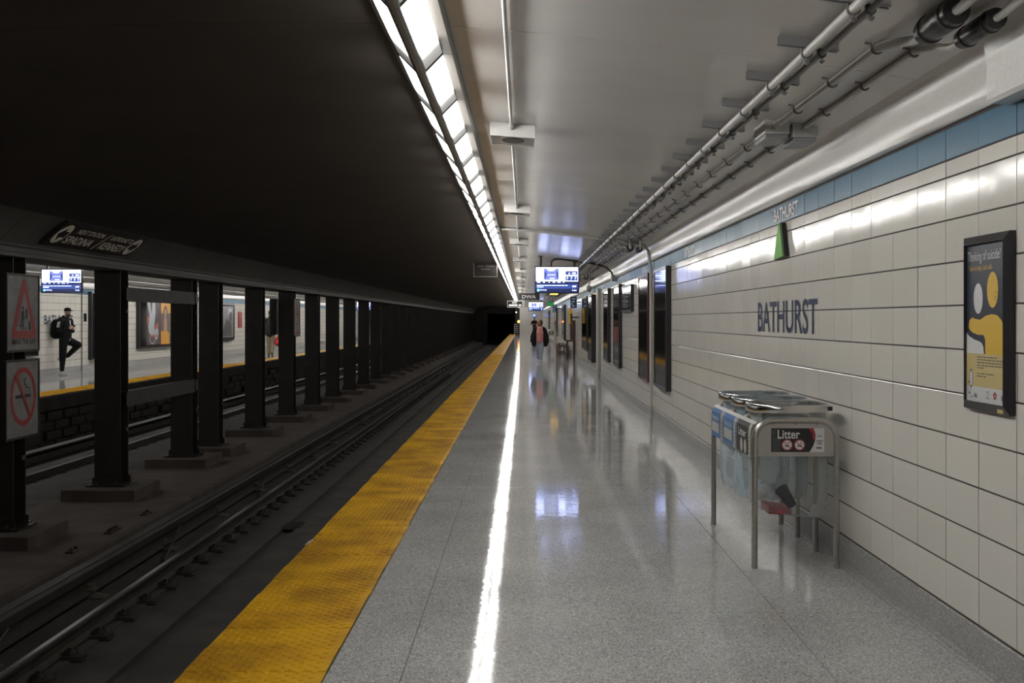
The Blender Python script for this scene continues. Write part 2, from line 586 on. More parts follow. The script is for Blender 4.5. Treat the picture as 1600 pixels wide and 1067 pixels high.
fstrip = struct(MB().box(FSX, FEX, 12, Y1, -.006, .001).build('platform_edge_opposite', M_JOINT), 'yellow tactile strip along the opposite platform edge', 'tactile strip')
tactile(fstrip, FSX, 18.0, 60, 0, Y1, -1)

# ------------------------------------------------------------------ tiled walls
TW = .3932; TY0 = 4.685; TH = .2015; TB = .177
rows = [(TB + j * TH, TH, 0) for j in range(10)] + [(TB + 10 * TH, .080, 0), (TB + 10 * TH + .080, .152, 1)]
def tile_geo(w_, h, sgn, t=.012):
    """pillowed tile lying in the wall plane: x towards the platform (sgn -1 = near wall)"""
    c = .002
    vs = []
    for d, ins in ((t, 0), (.0008, 0), (0, c)):
        vs += [(-sgn * d, -w_ / 2 + ins, -h / 2 + ins), (-sgn * d, w_ / 2 - ins, -h / 2 + ins), (-sgn * d, w_ / 2 - ins, h / 2 - ins), (-sgn * d, -w_ / 2 + ins, h / 2 - ins)]
    fs = [(8, 9, 10, 11)]
    for b in (0, 4):
        fs += [(b + k, b + (k + 1) % 4, b + 4 + (k + 1) % 4, b + 4 + k) for k in range(4)]
    return vs, fs
def tile_wall(name, label, x, sgn, ind0, ind1, k0, k1):
    """sgn -1: wall on the right, faces -x;  +1: wall on the left, faces +x"""
    back = x - sgn * .0025
    wall = struct(MB().box(min(back, back - sgn * .2), max(back, back - sgn * .2), Y0 if sgn < 0 else 8, Y1, -.02, 2.46).build(name, M_GROUT), label, 'wall')
    rt = random.Random(5)
    stuff = {0: MB(), 1: MB()}
    kinds = {}
    for z0, h, blue in rows:
        vs, fs = tile_geo(TW - .0056, h - .0080, sgn)
        for k in range(k0, k1):
            if rt.random() < -1:
                continue
            yc = TY0 + (k + .5) * TW; zc = z0 + h / 2
            tz = max(-.0045, min(.0045, rt.gauss(0, .0026))); ty = max(-.006, min(.006, rt.gauss(0, .0032)))
            px = x + rt.uniform(-.0008, .0008)
            if ind0 <= k < ind1 and (sgn < 0 or (not blue and h > .1)):
                key = (h, blue)
                if key not in kinds:
                    kinds[key] = MB().add(vs, fs).mesh('blue_tile' if blue else 'wall_tile', M_BLUE if blue else M_TILE)
                o = link_copy(kinds[key], 'blue_tile' if blue else 'wall_tile', wall, (px, yc, zc))
                o.rotation_euler = (0, ty, tz)
            else:
                stuff[blue].add([(px + vx - tz * vy + ty * vz, yc + vy, zc + vz) for vx, vy, vz in vs], fs)
    for b in (0, 1):
        o = stuff[b].build('blue_tiles' if b else 'wall_tiles', M_BLUE_S if b else M_TILE_S, wall)
        o['kind'] = 'stuff'
    return wall
KN = int((Y1 - TY0) / TW)
wall_r = tile_wall('wall_right', 'off-white tiled station wall with a blue top band beside the platform', WX, -1, -1, 24, -42, KN)
K28 = int((27.5 - TY0) / TW)
wall_l = tile_wall('wall_left', 'off-white tiled wall behind the opposite platform', FWX, 1, K28, K28 + 25, int((12 - TY0) / TW), KN)

bb = MB().extrude([(WX + .01, 0), (WX - .016, 0), (WX - .016, .006), (WX - .010, .022), (WX - .008, .05), (WX - .008, .166), (WX - .004, .171), (WX + .01, .171)], Y0, Y1)
struct(bb.build('baseboard_right', M_TERRB), 'grey terrazzo skirting under the near tiled wall', 'skirting')
bb = MB().extrude([(FWX - .01, 0), (FWX + .016, 0), (FWX + .010, .022), (FWX + .008, .171), (FWX - .01, .171)], 8, Y1)
struct(bb.build('baseboard_left', M_TERRB), 'grey terrazzo skirting on the opposite platform', 'skirting')

# ------------------------------------------------------------------ ceiling
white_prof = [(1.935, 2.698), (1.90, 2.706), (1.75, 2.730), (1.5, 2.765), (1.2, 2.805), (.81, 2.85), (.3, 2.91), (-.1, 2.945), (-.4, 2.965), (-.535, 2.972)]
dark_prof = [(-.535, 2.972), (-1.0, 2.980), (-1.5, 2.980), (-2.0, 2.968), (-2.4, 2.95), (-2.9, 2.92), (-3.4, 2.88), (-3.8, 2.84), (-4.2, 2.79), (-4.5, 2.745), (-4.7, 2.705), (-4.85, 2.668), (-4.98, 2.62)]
soffit_prof = [(-4.98, 2.62), (-5.07, 2.572), (-5.15, 2.515), (-5.22, 2.455), (-5.28, 2.39), (-5.32, 2.345), (-5.345, 2.315)]  # lower curve split off to take the painted-in lit tone
def farx(x):
    return far(x) if x > -4.2 else -6.75 + (x + 4.2) / (-5.35 + 4.2) * .85
def offset_prof(prof, t):
    return [(x, z + t) for x, z in reversed(prof)]
ceil = struct(MB().box(-13.3, 2.3, Y0, Y1 + 45, 3.08, 3.2).build('ceiling', M_SOOT), 'concrete station roof slab above the ceiling panels', 'ceiling')
SEG = 6.1
y = -12.62
segs = []
while y < Y1 + 40:
    segs.append((y, y + SEG - .010)); y += SEG
def ceil_part(prof, m, name, mirror):
    pr = [(farx(x), z) for x, z in prof] if mirror else prof
    closed = pr + offset_prof(pr, .07)
    me = MB().extrude(closed, 0, SEG - .008).mesh(name, m, smooth=True)
    for a, b in segs:
        if mirror and a < 6:
            continue
        if a > Y1 and 'white' in name:
            continue
        link_copy(me, name, ceil, (0, a, 0))
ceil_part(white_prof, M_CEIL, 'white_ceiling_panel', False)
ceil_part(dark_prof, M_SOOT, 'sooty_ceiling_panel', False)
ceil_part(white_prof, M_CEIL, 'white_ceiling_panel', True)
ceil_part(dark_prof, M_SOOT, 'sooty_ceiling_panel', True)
ceil_part(soffit_prof, M_SOFFIT_LIT, 'soffit_panel', False)
ceil_part(soffit_prof, M_SOFFIT_LIT, 'soffit_panel', True)
# beam over the columns
bp_ = [(-5.30, 2.305), (-5.30, 2.290), (-5.352, 2.285), (-5.352, 2.215), (-5.335, 2.205), (-5.335, 2.192), (-5.915, 2.192), (-5.915, 2.205), (-5.898, 2.215), (-5.898, 2.285), (-5.95, 2.290), (-5.95, 2.305), (-5.85, 2.60), (-5.4, 2.60)]
bp_ = [(-5.336, 2.312), (-5.345, 2.296), (-5.372, 2.292), (-5.372, 2.240), (-5.355, 2.232), (-5.355, 2.192), (-5.895, 2.192), (-5.895, 2.232), (-5.878, 2.240), (-5.878, 2.292), (-5.905, 2.296), (-5.905, 2.312), (-5.85, 2.70), (-5.40, 2.70)]
struct(MB().extrude(bp_, Y0, Y1 + 45).build('ceiling_beam', M_SOFFIT_LIT), 'black steel beam running above the column row', 'beam')

# coves
cove_prof = [(WX + .02, 2.438), (WX - .012, 2.436), (WX - .030, 2.448), (WX - .040, 2.48), (WX - .042, 2.53), (WX - .036, 2.575), (WX - .034, 2.61), (WX - .038, 2.645), (WX - .050, 2.675), (WX - .075, 2.700), (WX - .075, 2.76), (WX + .02, 2.76)]
for k_, nm, fx, ys in ((0, 'trim_1', lambda x: x, Y0), (1, 'trim_2', far, 10)):
    mb = MB()
    # slightly wavy plaster
    n = len(cove_prof); rw = random.Random(2 + k_)
    st = [ys + i * .45 for i in range(int((Y1 - ys) / .45))]
    vs = []
    for yy in st:
        for i, (x, z) in enumerate(cove_prof):
            j = rw.gauss(0, .0016) if 1 < i < 9 else 0
            vs.append((fx(x + j), yy, z))
    fs = [(s_ * n + i, s_ * n + (i + 1) % n, (s_ + 1) * n + (i + 1) % n, (s_ + 1) * n + i) for s_ in range(len(st) - 1) for i in range(n)]
    mb.add(vs, fs)
    struct(mb.build(nm, M_COVE, smooth=True), 'white plaster cove above the ' + ('near' if k_ == 0 else 'opposite') + ' tiled wall', 'cove')
pp = [(WX + .02, 2.405), (WX - .085, 2.405), (WX - .10, 2.42), (WX - .10, 2.58), (WX - .115, 2.66), (WX - .15, 2.715), (WX - .20, 2.75), (WX + .02, 2.78)]
struct(MB().extrude(pp, 2.2, 4.74).build('trim_3', M_COVE, smooth=True), 'thicker white plaster boxing at the near end of the cove', 'cove')

# end of the platform and tunnel
struct(MB().box(-.42, WX + .1, Y1, Y1 + .3, 0, 2.9).build('wall_end', M_TILE_S), 'pale wall closing the far end of the platform', 'wall')
pt = MB()
pt.box(-5.6, -3.9, Y1 + 1, Y1 + 1.4, TRACK_Z, 2.7)
pt.box(-3.9, -.4, Y1 + 1, Y1 + 1.4, 2.2, 2.95)
pt.box(-5.6, -.4, Y1 + 38, Y1 + 38.4, TRACK_Z, 2.95)
pt.box(-.9, -.4, Y1 + .3, Y1 + 38, TRACK_Z, 2.95)
struct(pt.build('wall_tunnel', M_SOOT), 'black tunnel mouth at the end of the track', 'tunnel')
struct(MB().box(FWX - .2, -5.6, Y1 - 2, Y1 - 1.6, TRACK_Z, 2.95).build('wall_opposite_end', M_SOOT), 'dark wall at the end of the opposite platform', 'wall')

# ------------------------------------------------------------------ fluorescent row
MODL = 1.253; MODY = 4.756
LX = -.535
zc = CAM_H
P_LT = (LX - .118, zc + 1.395); P_LB = (LX - .024, zc + 1.30)
P_RB = (LX + .024, zc + 1.30); P_RT = (LX + .118, zc + 1.395)
def make_fixture(label, mirror, y0):
    fx = (lambda x: far(x)) if mirror else (lambda x: x)
    root = thing('strip_light', label, 'light', (fx(LX), y0, zc + 1.30))
    a, b = .012, MODL - .012
    def pane(p, q, name, m, t):
        mb = MB()
        # thin pane with thickness
        nx, nz = (q[1] - p[1]), -(q[0] - p[0])
        l = math.hypot(nx, nz); nx, nz = nx / l * t, nz / l * t
        prof = [(fx(p[0]), p[1]), (fx(q[0]), q[1]), (fx(q[0] + nx), q[1] + nz), (fx(p[0] + nx), p[1] + nz)]
        mb.extrude(prof, y0 + a, y0 + b)
        mb.build(name, m, root)
    pane((P_LT[0], P_LT[1]), P_LB, 'diffuser', E_PANELT, .004)
    pane(P_RB, (P_RT[0], P_RT[1]), 'diffuser', E_PANELO if mirror else E_PANEL, .004)
    sp = [(LX - .030, zc + 1.310), (LX - .026, zc + 1.286), (LX - .010, zc + 1.278), (LX + .010, zc + 1.278), (LX + .026, zc + 1.286), (LX + .030, zc + 1.310)]
    MB().extrude([(fx(x), z) for x, z in sp], y0 + .003, y0 + MODL - .003).build('spine', M_FIXT, root)
    fr = [(P_RT[0] - .006, P_RT[1] - .010), (P_RT[0] + .046, P_RT[1] - .012), (P_RT[0] + .058, P_RT[1] + .004), (P_RT[0] + .058, P_RT[1] + .050), (P_RT[0] - .006, P_RT[1] + .050)]
    MB().extrude([(fx(x), z) for x, z in fr], y0 + .003, y0 + MODL - .003).build('flange', M_FIXT, root)
    frl = [(2 * LX - x, z) for x, z in fr]
    frl = [(P_LT[0] + .006, P_LT[1] - .010), (P_LT[0] - .026, P_LT[1] + .010), (P_LT[0] - .030, P_LT[1] + .052), (P_LT[0] + .006, P_LT[1] + .052)]
    MB().extrude([(fx(x), z) for x, z in frl], y0 + .003, y0 + MODL - .003).build('flange', M_FIXT, root)
    # V-shaped end bar at the far joint
    o = .006
    vb = [(P_LT[0] - .004, P_LT[1] - o), (P_LB[0], P_LB[1] - o - .006), (P_RB[0], P_RB[1] - o - .006), (P_RT[0] + .004, P_RT[1] - o), (P_RT[0] + .004, P_RT[1] + .05), (P_LT[0] - .004, P_LT[1] + .05)]
    MB().extrude([(fx(x), z) for x, z in vb], y0 + MODL - .018, y0 + MODL + .018).build('end_bar', M_FIXTD, root)
    return root
ORD = ['first', 'second', 'third', 'fourth', 'fifth', 'sixth', 'seventh', 'eighth', 'ninth', 'tenth', 'eleventh', 'twelfth', 'thirteenth', 'fourteenth', 'fifteenth', 'sixteenth', 'seventeenth', 'eighteenth', 'nineteenth', 'twentieth', 'twenty-first', 'twenty-second', 'twenty-third', 'twenty-fourth']
fix = make_fixture('V-shaped fluorescent light nearest the camera, cut by the top of the picture', False, MODY - MODL)
nmod = int((Y1 - MODY) / MODL)
for i in range(-13, nmod):
    if i == -1:
        continue
    c = copy_tree(fix)
    c.location.y = MODY + i * MODL
    c['group'] = 'fluorescent row above the near platform edge'
    if i <= -2:
        c['label'] = 'V-shaped fluorescent light behind the top edge of the picture'
    elif i < 24:
        c['label'] = 'V-shaped fluorescent light, %s whole one from the near end of the bright row' % ORD[i]
    else:
        c['label'] = 'distant V-shaped fluorescent light in the far stretch of the bright row'
fix['group'] = 'fluorescent row above the near platform edge'
ffix = make_fixture('V-shaped fluorescent light over the opposite platform edge', True, 8.0)
ffix['group'] = 'fluorescent row above the opposite platform edge'
for i in range(1, 66):
    c = copy_tree(ffix)
    c.location.y = 8.0 + i * MODL

# ------------------------------------------------------------------ columns
colY = [9.20] + [v - .16 for v in (12.64, 15.92, 19.29, 20.93, 24.35, 27.63, 30.94, 34.16)]
while colY[-1] < Y1 - 4:
    colY.append(colY[-1] + 3.3)
CX = -5.62
def make_column(y):
    root = thing('steel_column', 'black steel column', 'column', (CX, y, BENCH_Z))
    zb = BENCH_Z + .148; zt = 2.195
    hw, hd, tf = .175, .162, .02
    prof = [(-hw, -hd), (hw, -hd), (hw, -hd + tf), (.012, -hd + tf), (.012, hd - tf), (hw, hd - tf), (hw, hd), (-hw, hd), (-hw, hd - tf), (-.012, hd - tf), (-.012, -hd + tf), (-hw, -hd + tf)]
    MB().prism([(CX + a, y + b, zb + .02) for a, b in prof], (0, 0, zt - zb - .02)).build('shaft', M_BLACKSTEEL, root)
    MB().rbox(CX - .49, CX + .49, y - .52, y + .55, BENCH_Z - .01, zb, .012).build('plinth', M_BENCH, root)
    MB().box(CX - .26, CX + .26, y - .25, y + .25, zb, zb + .022).build('base_plate', M_BLACKSTEEL, root)
    for s_ in (-1, 1):
        mb = MB()
        mb.box(CX - .20, CX + .20, y + s_ * hd, y + s_ * (hd + .012), zb + .02, zb + .12)
        mb.box(CX - .20, CX + .20, y + s_ * hd, y + s_ * (hd + .09), zb + .02, zb + .034)
        for k in (-.13, .13):
            mb.lathe([(.018, 0), (.018, .022), (.010, .034)], (CX + k, y + s_ * (hd + .05), zb + .034), 8)
        mb.build('angle_cleat', M_BLACKSTEEL, root)
    for z in (.0, 1.62):
        MB().box(CX + .165, CX + .195, y + .02, y + .10, z, z + .05).build('bracket', M_BRACE, root)
    return root
col0 = make_column(colY[1])
clabels = {1: 'black steel column carrying the warning signs at the left edge', 2: 'black steel column left of the braced gap, on a broad concrete plinth',
           3: 'black steel column at the far end of the two brace beams', 4: 'black steel column just behind the braced column, in a tight pair',
           5: 'black steel column between the tight pair and the sign column', 6: 'black steel column with a small no-smoking sign in the middle of the row',
           7: 'black steel column just right of the small no-smoking sign', 8: 'black steel column, second to the right of the small no-smoking sign', 0: 'black steel column just left of the picture'}
for i, y in enumerate(colY):
    c = col0 if i == 1 else copy_tree(col0)
    c.location.y = y
    c['label'] = clabels.get(i, 'distant black steel column in the merging far end of the row')
    c['group'] = 'black columns between the tracks'
# short cleats replace nothing: brace beams between two columns
for z0, z1, nm in ((1.78, 1.975, 'upper rusty brace beam bolted between two black columns'), (.33, .54, 'lower rusty brace beam bolted between two black columns')):
    ya, yb = colY[2] + .10, colY[3] + .0
    b = thing('brace_beam', nm, 'beam', (CX + .12, ya, z0), 'brace beams')
    pr = [(CX + .185, z0), (CX + .185, z1), (CX + .07, z1), (CX + .07, z1 - .018), (CX + .167, z1 - .018), (CX + .167, z0 + .018), (CX + .07, z0 + .018), (CX + .07, z0)]
    MB().extrude([(x - .0, z) for x, z in pr], ya, yb).build('channel', M_BRACE, b)
    for yy in (ya - .08, yb - .02):
        MB().box(CX + .176, CX + .200, yy, yy + .12, z0 + .02, z1 - .02).build('end_plate', M_BLACKSTEEL, b)
    for f_ in (.25, .75):
        MB().lathe([(.02, 0), (.02, .012), (.01, .02)], (CX + .18, ya + (yb - ya) * f_, (z0 + z1) / 2), 8).build('bolt', M_GREYPLATE, b)

# ------------------------------------------------------------------ rails
def rail_prof(x, zt=RAIL_Z):
    return [(x + a, zt + b) for a, b in ((-.070, -.150), (.070, -.150), (.070, -.140), (.012, -.118), (.012, -.045), (.036, -.036), (.036, -.006), (.028, 0), (-.028, 0), (-.036, -.006), (-.036, -.036), (-.012, -.045), (-.012, -.118), (-.070, -.140))]
def clip_mesh(sgn):
    mb = MB()
    mb.box(-.02, .22, -.075, .075, -.178, -.148)
    mb.box(.06, .24, -.10, -.02, -.178, -.160)
    pts = []
    for k in range(15):
        a = 2 * PI * k / 12
        pts.append((.125 + .026 * math.cos(a), -.05 + .007 * k, -.118 + .030 * math.sin(a)))
    mb.tube(pts, .009, 6)
    mb.box(.075, .10, -.04, .04, -.15, -.10)
    mb.tube([(.10, .05, -.11), (.06, .03, -.128), (.03, .0, -.13)], .009, 6)
    if sgn < 0:
        mb.v = [(-x, y, z) for x, y, z in mb.v]
    return mb.mesh('rail_clip', M_RAIL)
def rail(x, ya, label, clips, sgn, top_shine=True):
    r = thing('running_rail', label, 'rail', (x, ya, RAIL_Z - .18), 'running rails')
    MB().extrude(rail_prof(x), ya, Y1 + 38).build('rail_body', M_RAIL, r)
    if top_shine:
        MB().box(x - .020, x + .020, ya, Y1 + 38, RAIL_Z - .001, RAIL_Z + .0015).build('polished_head', M_RAILTOP, r)
    MB().box(x - .15, x + .15, ya, Y1 + 38, TRACK_Z - .0, RAIL_Z - .165).build('rail_pad', M_TRACK, r)
    for i in range(clips[1]):
        link_copy(CLIP[sgn], 'rail_clip', r, (x, clips[0] + i * .61, RAIL_Z))
CLIP = {1: clip_mesh(1), -1: clip_mesh(-1)}
rail(-3.72, Y0, 'polished running rail with coil clips, in front of the third rail', (7.98, 80), 1)
rail(-2.225, Y0, 'running rail tucked below the near platform edge', (7.98, 10), 1)
rail(-6.57, 8, 'dull running rail of the opposite track nearest the columns', (9.0, 40), 1, False)
rail(-8.06, 8, 'running rail of the opposite track below the opposite platform', (9.0, 60), 1)

tr = thing('third_rail', 'covered third rail running along the far side of the near track', 'third rail', (-4.25, Y0, TRACK_Z))
MB().extrude([(x - .53, z - .0) for x, z in rail_prof(-3.72, RAIL_Z + .02)], Y0, Y1 + 38).build('conductor_rail', M_RAIL, tr)
MB().extrude([(-4.175, -.965), (-4.165, -.885), (-4.18, -.872), (-4.345, -.872), (-4.36, -.885), (-4.36, -.92), (-4.345, -.92), (-4.345, -.892), (-4.19, -.892), (-4.19, -.965)], Y0, Y1 + 38).build('cover_board', M_COVER, tr)
MB().box(-4.275, -4.225, Y0, Y1 + 38, -.871, -.864).build('cover_ridge', M_COVER, tr)
ins = MB()
ins.lathe([(.10, 0), (.10, .02), (.055, .03), (.05, .05), (.075, .06), (.075, .075), (.05, .085), (.05, .12)], (0, 0, 0), 14)
ins.box(-.16, .16, -.10, .10, -.015, .004)
ins_me = ins.mesh('insulator', M_INSUL)
brk_me = MB().box(-.05, .075, -.03, .03, .11, .30).mesh('support_bracket', M_BLACKSTEEL)
for i in range(30):
    yy = 6.59 + i * 2.33
    link_copy(ins_me, 'insulator', tr, (-4.22, yy, TRACK_Z + .012))
for i in range(4):
    mb = MB().tube([(-4.0, 8.2 + i * 4.66, TRACK_Z + .02), (-4.15, 9.3 + i * 4.66, -.96)], .012, 6)
    mb.build('stay_rod', M_RAIL, tr)
tr2 = thing('third_rail', 'covered third rail of the opposite track, behind the columns', 'third rail', (-6.9, 8, TRACK_Z))
# opposite third rail lies under the far platform edge
tr2['label'] = 'covered third rail of the opposite track, low beyond the columns'
tr2.location = (-9.0, 8, TRACK_Z)
MB().extrude([(x - 5.28, z) for x, z in rail_prof(-3.72, RAIL_Z + .02)], 8, Y1).build('conductor_rail', M_RAIL, tr2)
MB().box(-9.10, -8.90, 8, Y1, -.905, -.885).build('cover_board', M_COVER, tr2)
# anchors on the kerb
for i, (yy, lb) in enumerate(((11.95, 'small rusty cable anchor on the kerb beside the third rail, nearest one'), (13.1, 'long bolted cable clamp on the kerb beside the third rail, middle one'), (14.25, 'small rusty cable anchor on the kerb beside the third rail, farthest one'))):
    a = thing('cable_anchor', lb, 'clamp', (-4.66, yy, BENCH_Z), 'cable anchors on the kerb')
    L_ = .34 if i == 1 else .22
    MB().box(-4.70, -4.62, yy - L_ / 2, yy + L_ / 2, BENCH_Z, BENCH_Z + .018).build('strap', M_RAIL, a)
    for k in range(4 if i == 1 else 2):
        q = yy - L_ / 2 + .05 + k * (.08 if i == 1 else .12)
        mb = MB(); mb.lathe([(.022, 0), (.022, .02), (.012, .022), (.012, .032)], (-4.66, q, BENCH_Z + .018), 8)
        mb.build('bolt', M_BRACE, a)
# scrap of paper on the edge of the strip
sc = MB().prism([(EX - .030, 7.84, -.010), (EX + .012, 7.80, .012), (EX + .012, 7.94, .012), (EX - .012, 7.92, .004)], (0, 0, .003)).build('paper_scrap', M_WHITE)
tag(sc, 'white paper scrap stuck at the track edge of the yellow strip', 'paper')

# ------------------------------------------------------------------ conduits under the ceiling
def ceil_z(x):
    for (a, za), (b, zb) in zip(white_prof, white_prof[1:]):
        if b <= x <= a:
            return za + (zb - za) * (a - x) / (a - b)
    return 2.95
AX, AZ = 1.285, 2.732
BX, BZ = 1.352, 2.730
tag(MB().tube([(AX, 2.5, AZ), (AX, Y1, AZ)], .021, 12).build('overhead_conduit', M_PIPE, smooth=True), 'pale conduit running along the ceiling on the strut channels', 'conduit', 'ceiling conduits')
tag(MB().tube([(BX, 2.5, BZ), (BX, Y1, BZ)], .015, 10).build('overhead_conduit', M_PIPED, smooth=True), 'thin dark conduit beside the pale one on the strut channels', 'conduit', 'ceiling conduits')
def strut(y, label):
    zc_ = ceil_z(1.28)
    r = thing('strut_channel', label, 'strut', (1.28, y, zc_), 'strut channels under the ceiling')
    sl = (ceil_z(1.15) - ceil_z(1.42)) / .27
    zz = lambda x: ceil_z(1.28) - (x - 1.28) * sl
    mb = MB()
    a, b = 1.155, 1.425
    for (y0_, y1_, d0, d1) in ((-.022, -.018, .0, .042), (.018, .022, .0, .042), (-.022, .022, .0, .004), (-.022, -.010, .038, .042), (.010, .022, .038, .042)):
        mb.add([(a, y + y0_, zz(a) - d0), (b, y + y0_, zz(b) - d0), (b, y + y1_, zz(b) - d0), (a, y + y1_, zz(a) - d0), (a, y + y0_, zz(a) - d1), (b, y + y0_, zz(b) - d1), (b, y + y1_, zz(b) - d1), (a, y + y1_, zz(a) - d1)],
               [(0, 1, 2, 3), (7, 6, 5, 4), (0, 4, 5, 1), (1, 5, 6, 2), (2, 6, 7, 3), (3, 7, 4, 0)])
    mb.build('channel', M_STRUT, r)
    for px, pz, rr_ in ((AX, AZ, .025), (BX, BZ, .019)):
        mb = MB()
        arc = [(px + rr_ * math.cos(t), y, pz + rr_ * math.sin(t)) for t in [math.radians(200 + 14 * k) for k in range(11)]]
        mb.tube([(px - rr_, y, zz(px) - .04)] + arc + [(px + rr_, y, zz(px) - .04)], .005, 6)
        mb.tube([(px, y, pz - rr_), (px, y, pz - rr_ - .028)], .006, 6)
        mb.box(px - .012, px + .012, y - .010, y + .010, pz - rr_ - .022, pz - rr_ - .012)
        mb.build('pipe_clamp', M_PIPED, r)
    return r
s0 = strut(5.24 - .742, 'strut channel nearest the camera at the top of the picture')
for i in range(76):
    c = copy_tree(s0); c.location.y = 5.24 + i * .742
    c['label'] = ('strut channel, %s from the top of the picture, holding two conduits' % ORD[i]) if i < 24 else 'distant strut channel holding two conduits in the far half of the row'

def jog_pipe(name, label, px, pz, dx, dz, yc, r, m, n=10):
    """conduit with rubber expansion joints; jogs by (dx,dz) at every joint"""
    root = thing(name, label, 'conduit', (px, 2.5, pz), 'ceiling conduits')
    ys = [yc, 17.86, 30.2]
    dzs = [dz, -.105, -.105]
    pts = [(px + dx * 1.3, yc - 1.4, pz + .05)]
    for k, q in enumerate(ys):
        dz = dzs[k]
        pts += [(px + dx, q - .22, pz + dz), (px + dx, q + .30, pz + dz), (px + dx * .5, q + .44, pz + dz * .2 - .01), (px, q + .62, pz)]
        if k < 2:
            pts += [(px, ys[k + 1] - .55, pz), (px + dx * .5, ys[k + 1] - .38, pz + dzs[k + 1] * .2)]
    pts += [(px, Y1, pz)]
    MB().tube(pts, r, n).build('pipe', m, root, smooth=True)
    for q, dz in zip(ys, dzs):
        mb = MB().tube([(px + dx, q - .17, pz + dz), (px + dx, q - .165, pz + dz), (px + dx, q - .06, pz + dz), (px + dx, q - .05, pz + dz), (px + dx, q + .05, pz + dz), (px + dx, q + .06, pz + dz), (px + dx, q + .165, pz + dz), (px + dx, q + .17, pz + dz)],
                       [r * 1.4, r * 2.55, r * 2.65, r * 2.75, r * 2.75, r * 2.65, r * 2.55, r * 1.4], 18)
        mb.build('expansion_coupling', M_RUBBER, root, smooth=True)
        for e in (-.11, .11):
            MB().tube([(px + dx, q + e - .008, pz + dz), (px + dx, q + e + .008, pz + dz)], r * 2.85, 18).build('clamp_band', M_BRACE, root)
    hook = MB()
    rr_ = r + .004
    hook.tube([(-rr_ - .03, 0, ceil_z(px) - pz), (-rr_ - .004, 0, ceil_z(px) - pz - .004), (-rr_, 0, .0)] + [(rr_ * math.cos(t), 0, rr_ * math.sin(t)) for t in [math.radians(190 + 16 * k) for k in range(10)]], .006, 6)
    hm = hook.mesh('pipe_hook', M_PIPED)
    q = 5.15
    while q < 60:
        if all(abs(q - e) > .5 for e in ys) and abs(q - 7.33) > .35:
            link_copy(hm, 'pipe_hook', root, (px, q, pz))
        q += .742
    return root
jog_pipe('overhead_conduit', 'thick pale conduit with black expansion couplings, left one of the wall-side pair', 1.576, 2.732, .060, -.042, 4.53, .021, M_PIPE)
jog_pipe('overhead_conduit', 'pale conduit with black expansion couplings, nearest the tiled wall', 1.741, 2.713, .042, -.055, 4.52, .016, M_PIPE)
for px, pz, lb in ((1.576, 2.728, 'grey junction box on the thicker wall-side conduit'), (1.752, 2.708, 'grey junction box on the conduit nearest the tiled wall')):
    j = thing('junction_box', lb, 'junction box', (px, 7.3, pz), 'junction boxes')
    zt = ceil_z(px)
    MB().rbox(px - .082, px + .076, 7.16, 7.50, pz - .052, zt + .01, .006).build('box', M_PIPE, j)
    MB().rbox(px - .075, px + .069, 7.175, 7.485, pz - .080, pz - .051, .006).build('lid', M_STRUT, j)
    MB().tube([(px, 7.10, pz), (px, 7.17, pz)], .030, 12).build('gland', M_PIPE, j)

# cross conduit over the ceiling, down the wall to the floor
pts = [(x_, 17.86, ceil_z(x_) - .024) for x_ in (-.36, .0, .3, .81, 1.2, 1.5, 1.70, 1.80)] + [(1.87, 17.86, 2.665), (1.925, 17.86, 2.60), (1.94, 17.86, 2.52), (1.945, 17.86, 2.43), (1.968, 17.86, 2.36), (1.968, 17.86, 0.0)]
tag(MB().tube(pts, .023, 12).build('drop_conduit', M_PIPE, smooth=True), 'pale conduit crossing the ceiling and dropping down the tiled wall to the floor', 'conduit')

# middle conduit with speaker boxes
tag(MB().tube([(-.088, 2.5, 2.925), (-.088, Y1, 2.925)], .011, 10).build('speaker_conduit', M_PIPE, smooth=True), 'thin white conduit linking the ceiling loudspeaker boxes', 'conduit')
def speaker(y, label):
    r = thing('loudspeaker_box', label, 'loudspeaker', (-.08, y, 2.84), 'white loudspeaker boxes under the ceiling')
    sl = -.075
    X0, X1, D = -.242, .082, .44
    def P(x, yy, z):
        return (x, y + yy, z + (x + .08) * sl)
    def bx(mb, x0, x1, a, b, z0, z1):
        mb.add([P(x0, a, z0), P(x1, a, z0), P(x1, b, z0), P(x0, b, z0), P(x0, a, z1), P(x1, a, z1), P(x1, b, z1), P(x0, b, z1)],
               [(0, 3, 2, 1), (4, 5, 6, 7), (0, 1, 5, 4), (1, 2, 6, 5), (2, 3, 7, 6), (3, 0, 4, 7)])
    mb = MB()
    bx(mb, X0, X1, 0, .008, 2.845, 2.945); bx(mb, X0, X1, D - .008, D, 2.845, 2.945)
    bx(mb, X0, X0 + .008, .008, D - .008, 2.845, 2.945); bx(mb, X1 - .008, X1, .008, D - .008, 2.845, 2.945)
    mb.build('housing', M_WHITEBOX, r)
    mb = MB(); bx(mb, X0 + .008, X1 - .008, .008, D - .008, 2.853, 2.862)
    mb.build('baffle', M_WHITEBOX, r)
    mb = MB()
    cx, cy = -.08, D / 2
    mb.add([P(cx + .085 * math.cos(2 * PI * k / 24), cy + .13 * math.sin(2 * PI * k / 24), z) for z in (2.853, 2.849) for k in range(24)],
           [tuple(range(24)), tuple(range(47, 23, -1))] + [(k, (k + 1) % 24, 24 + (k + 1) % 24, 24 + k) for k in range(24)])
    mb.build('grille', M_FIXTD, r)
    MB().tube([(-.088, y - .06, 2.921), (-.088, y - .045, 2.918), (-.088, y - .02, 2.914), (-.088, y + .02, 2.91)], [.012, .020, .022, .018], 12).build('conduit_fitting', M_PIPE, r, smooth=True)
    return r
sp0 = speaker(8.35, 'white loudspeaker box under the ceiling nearest the camera')
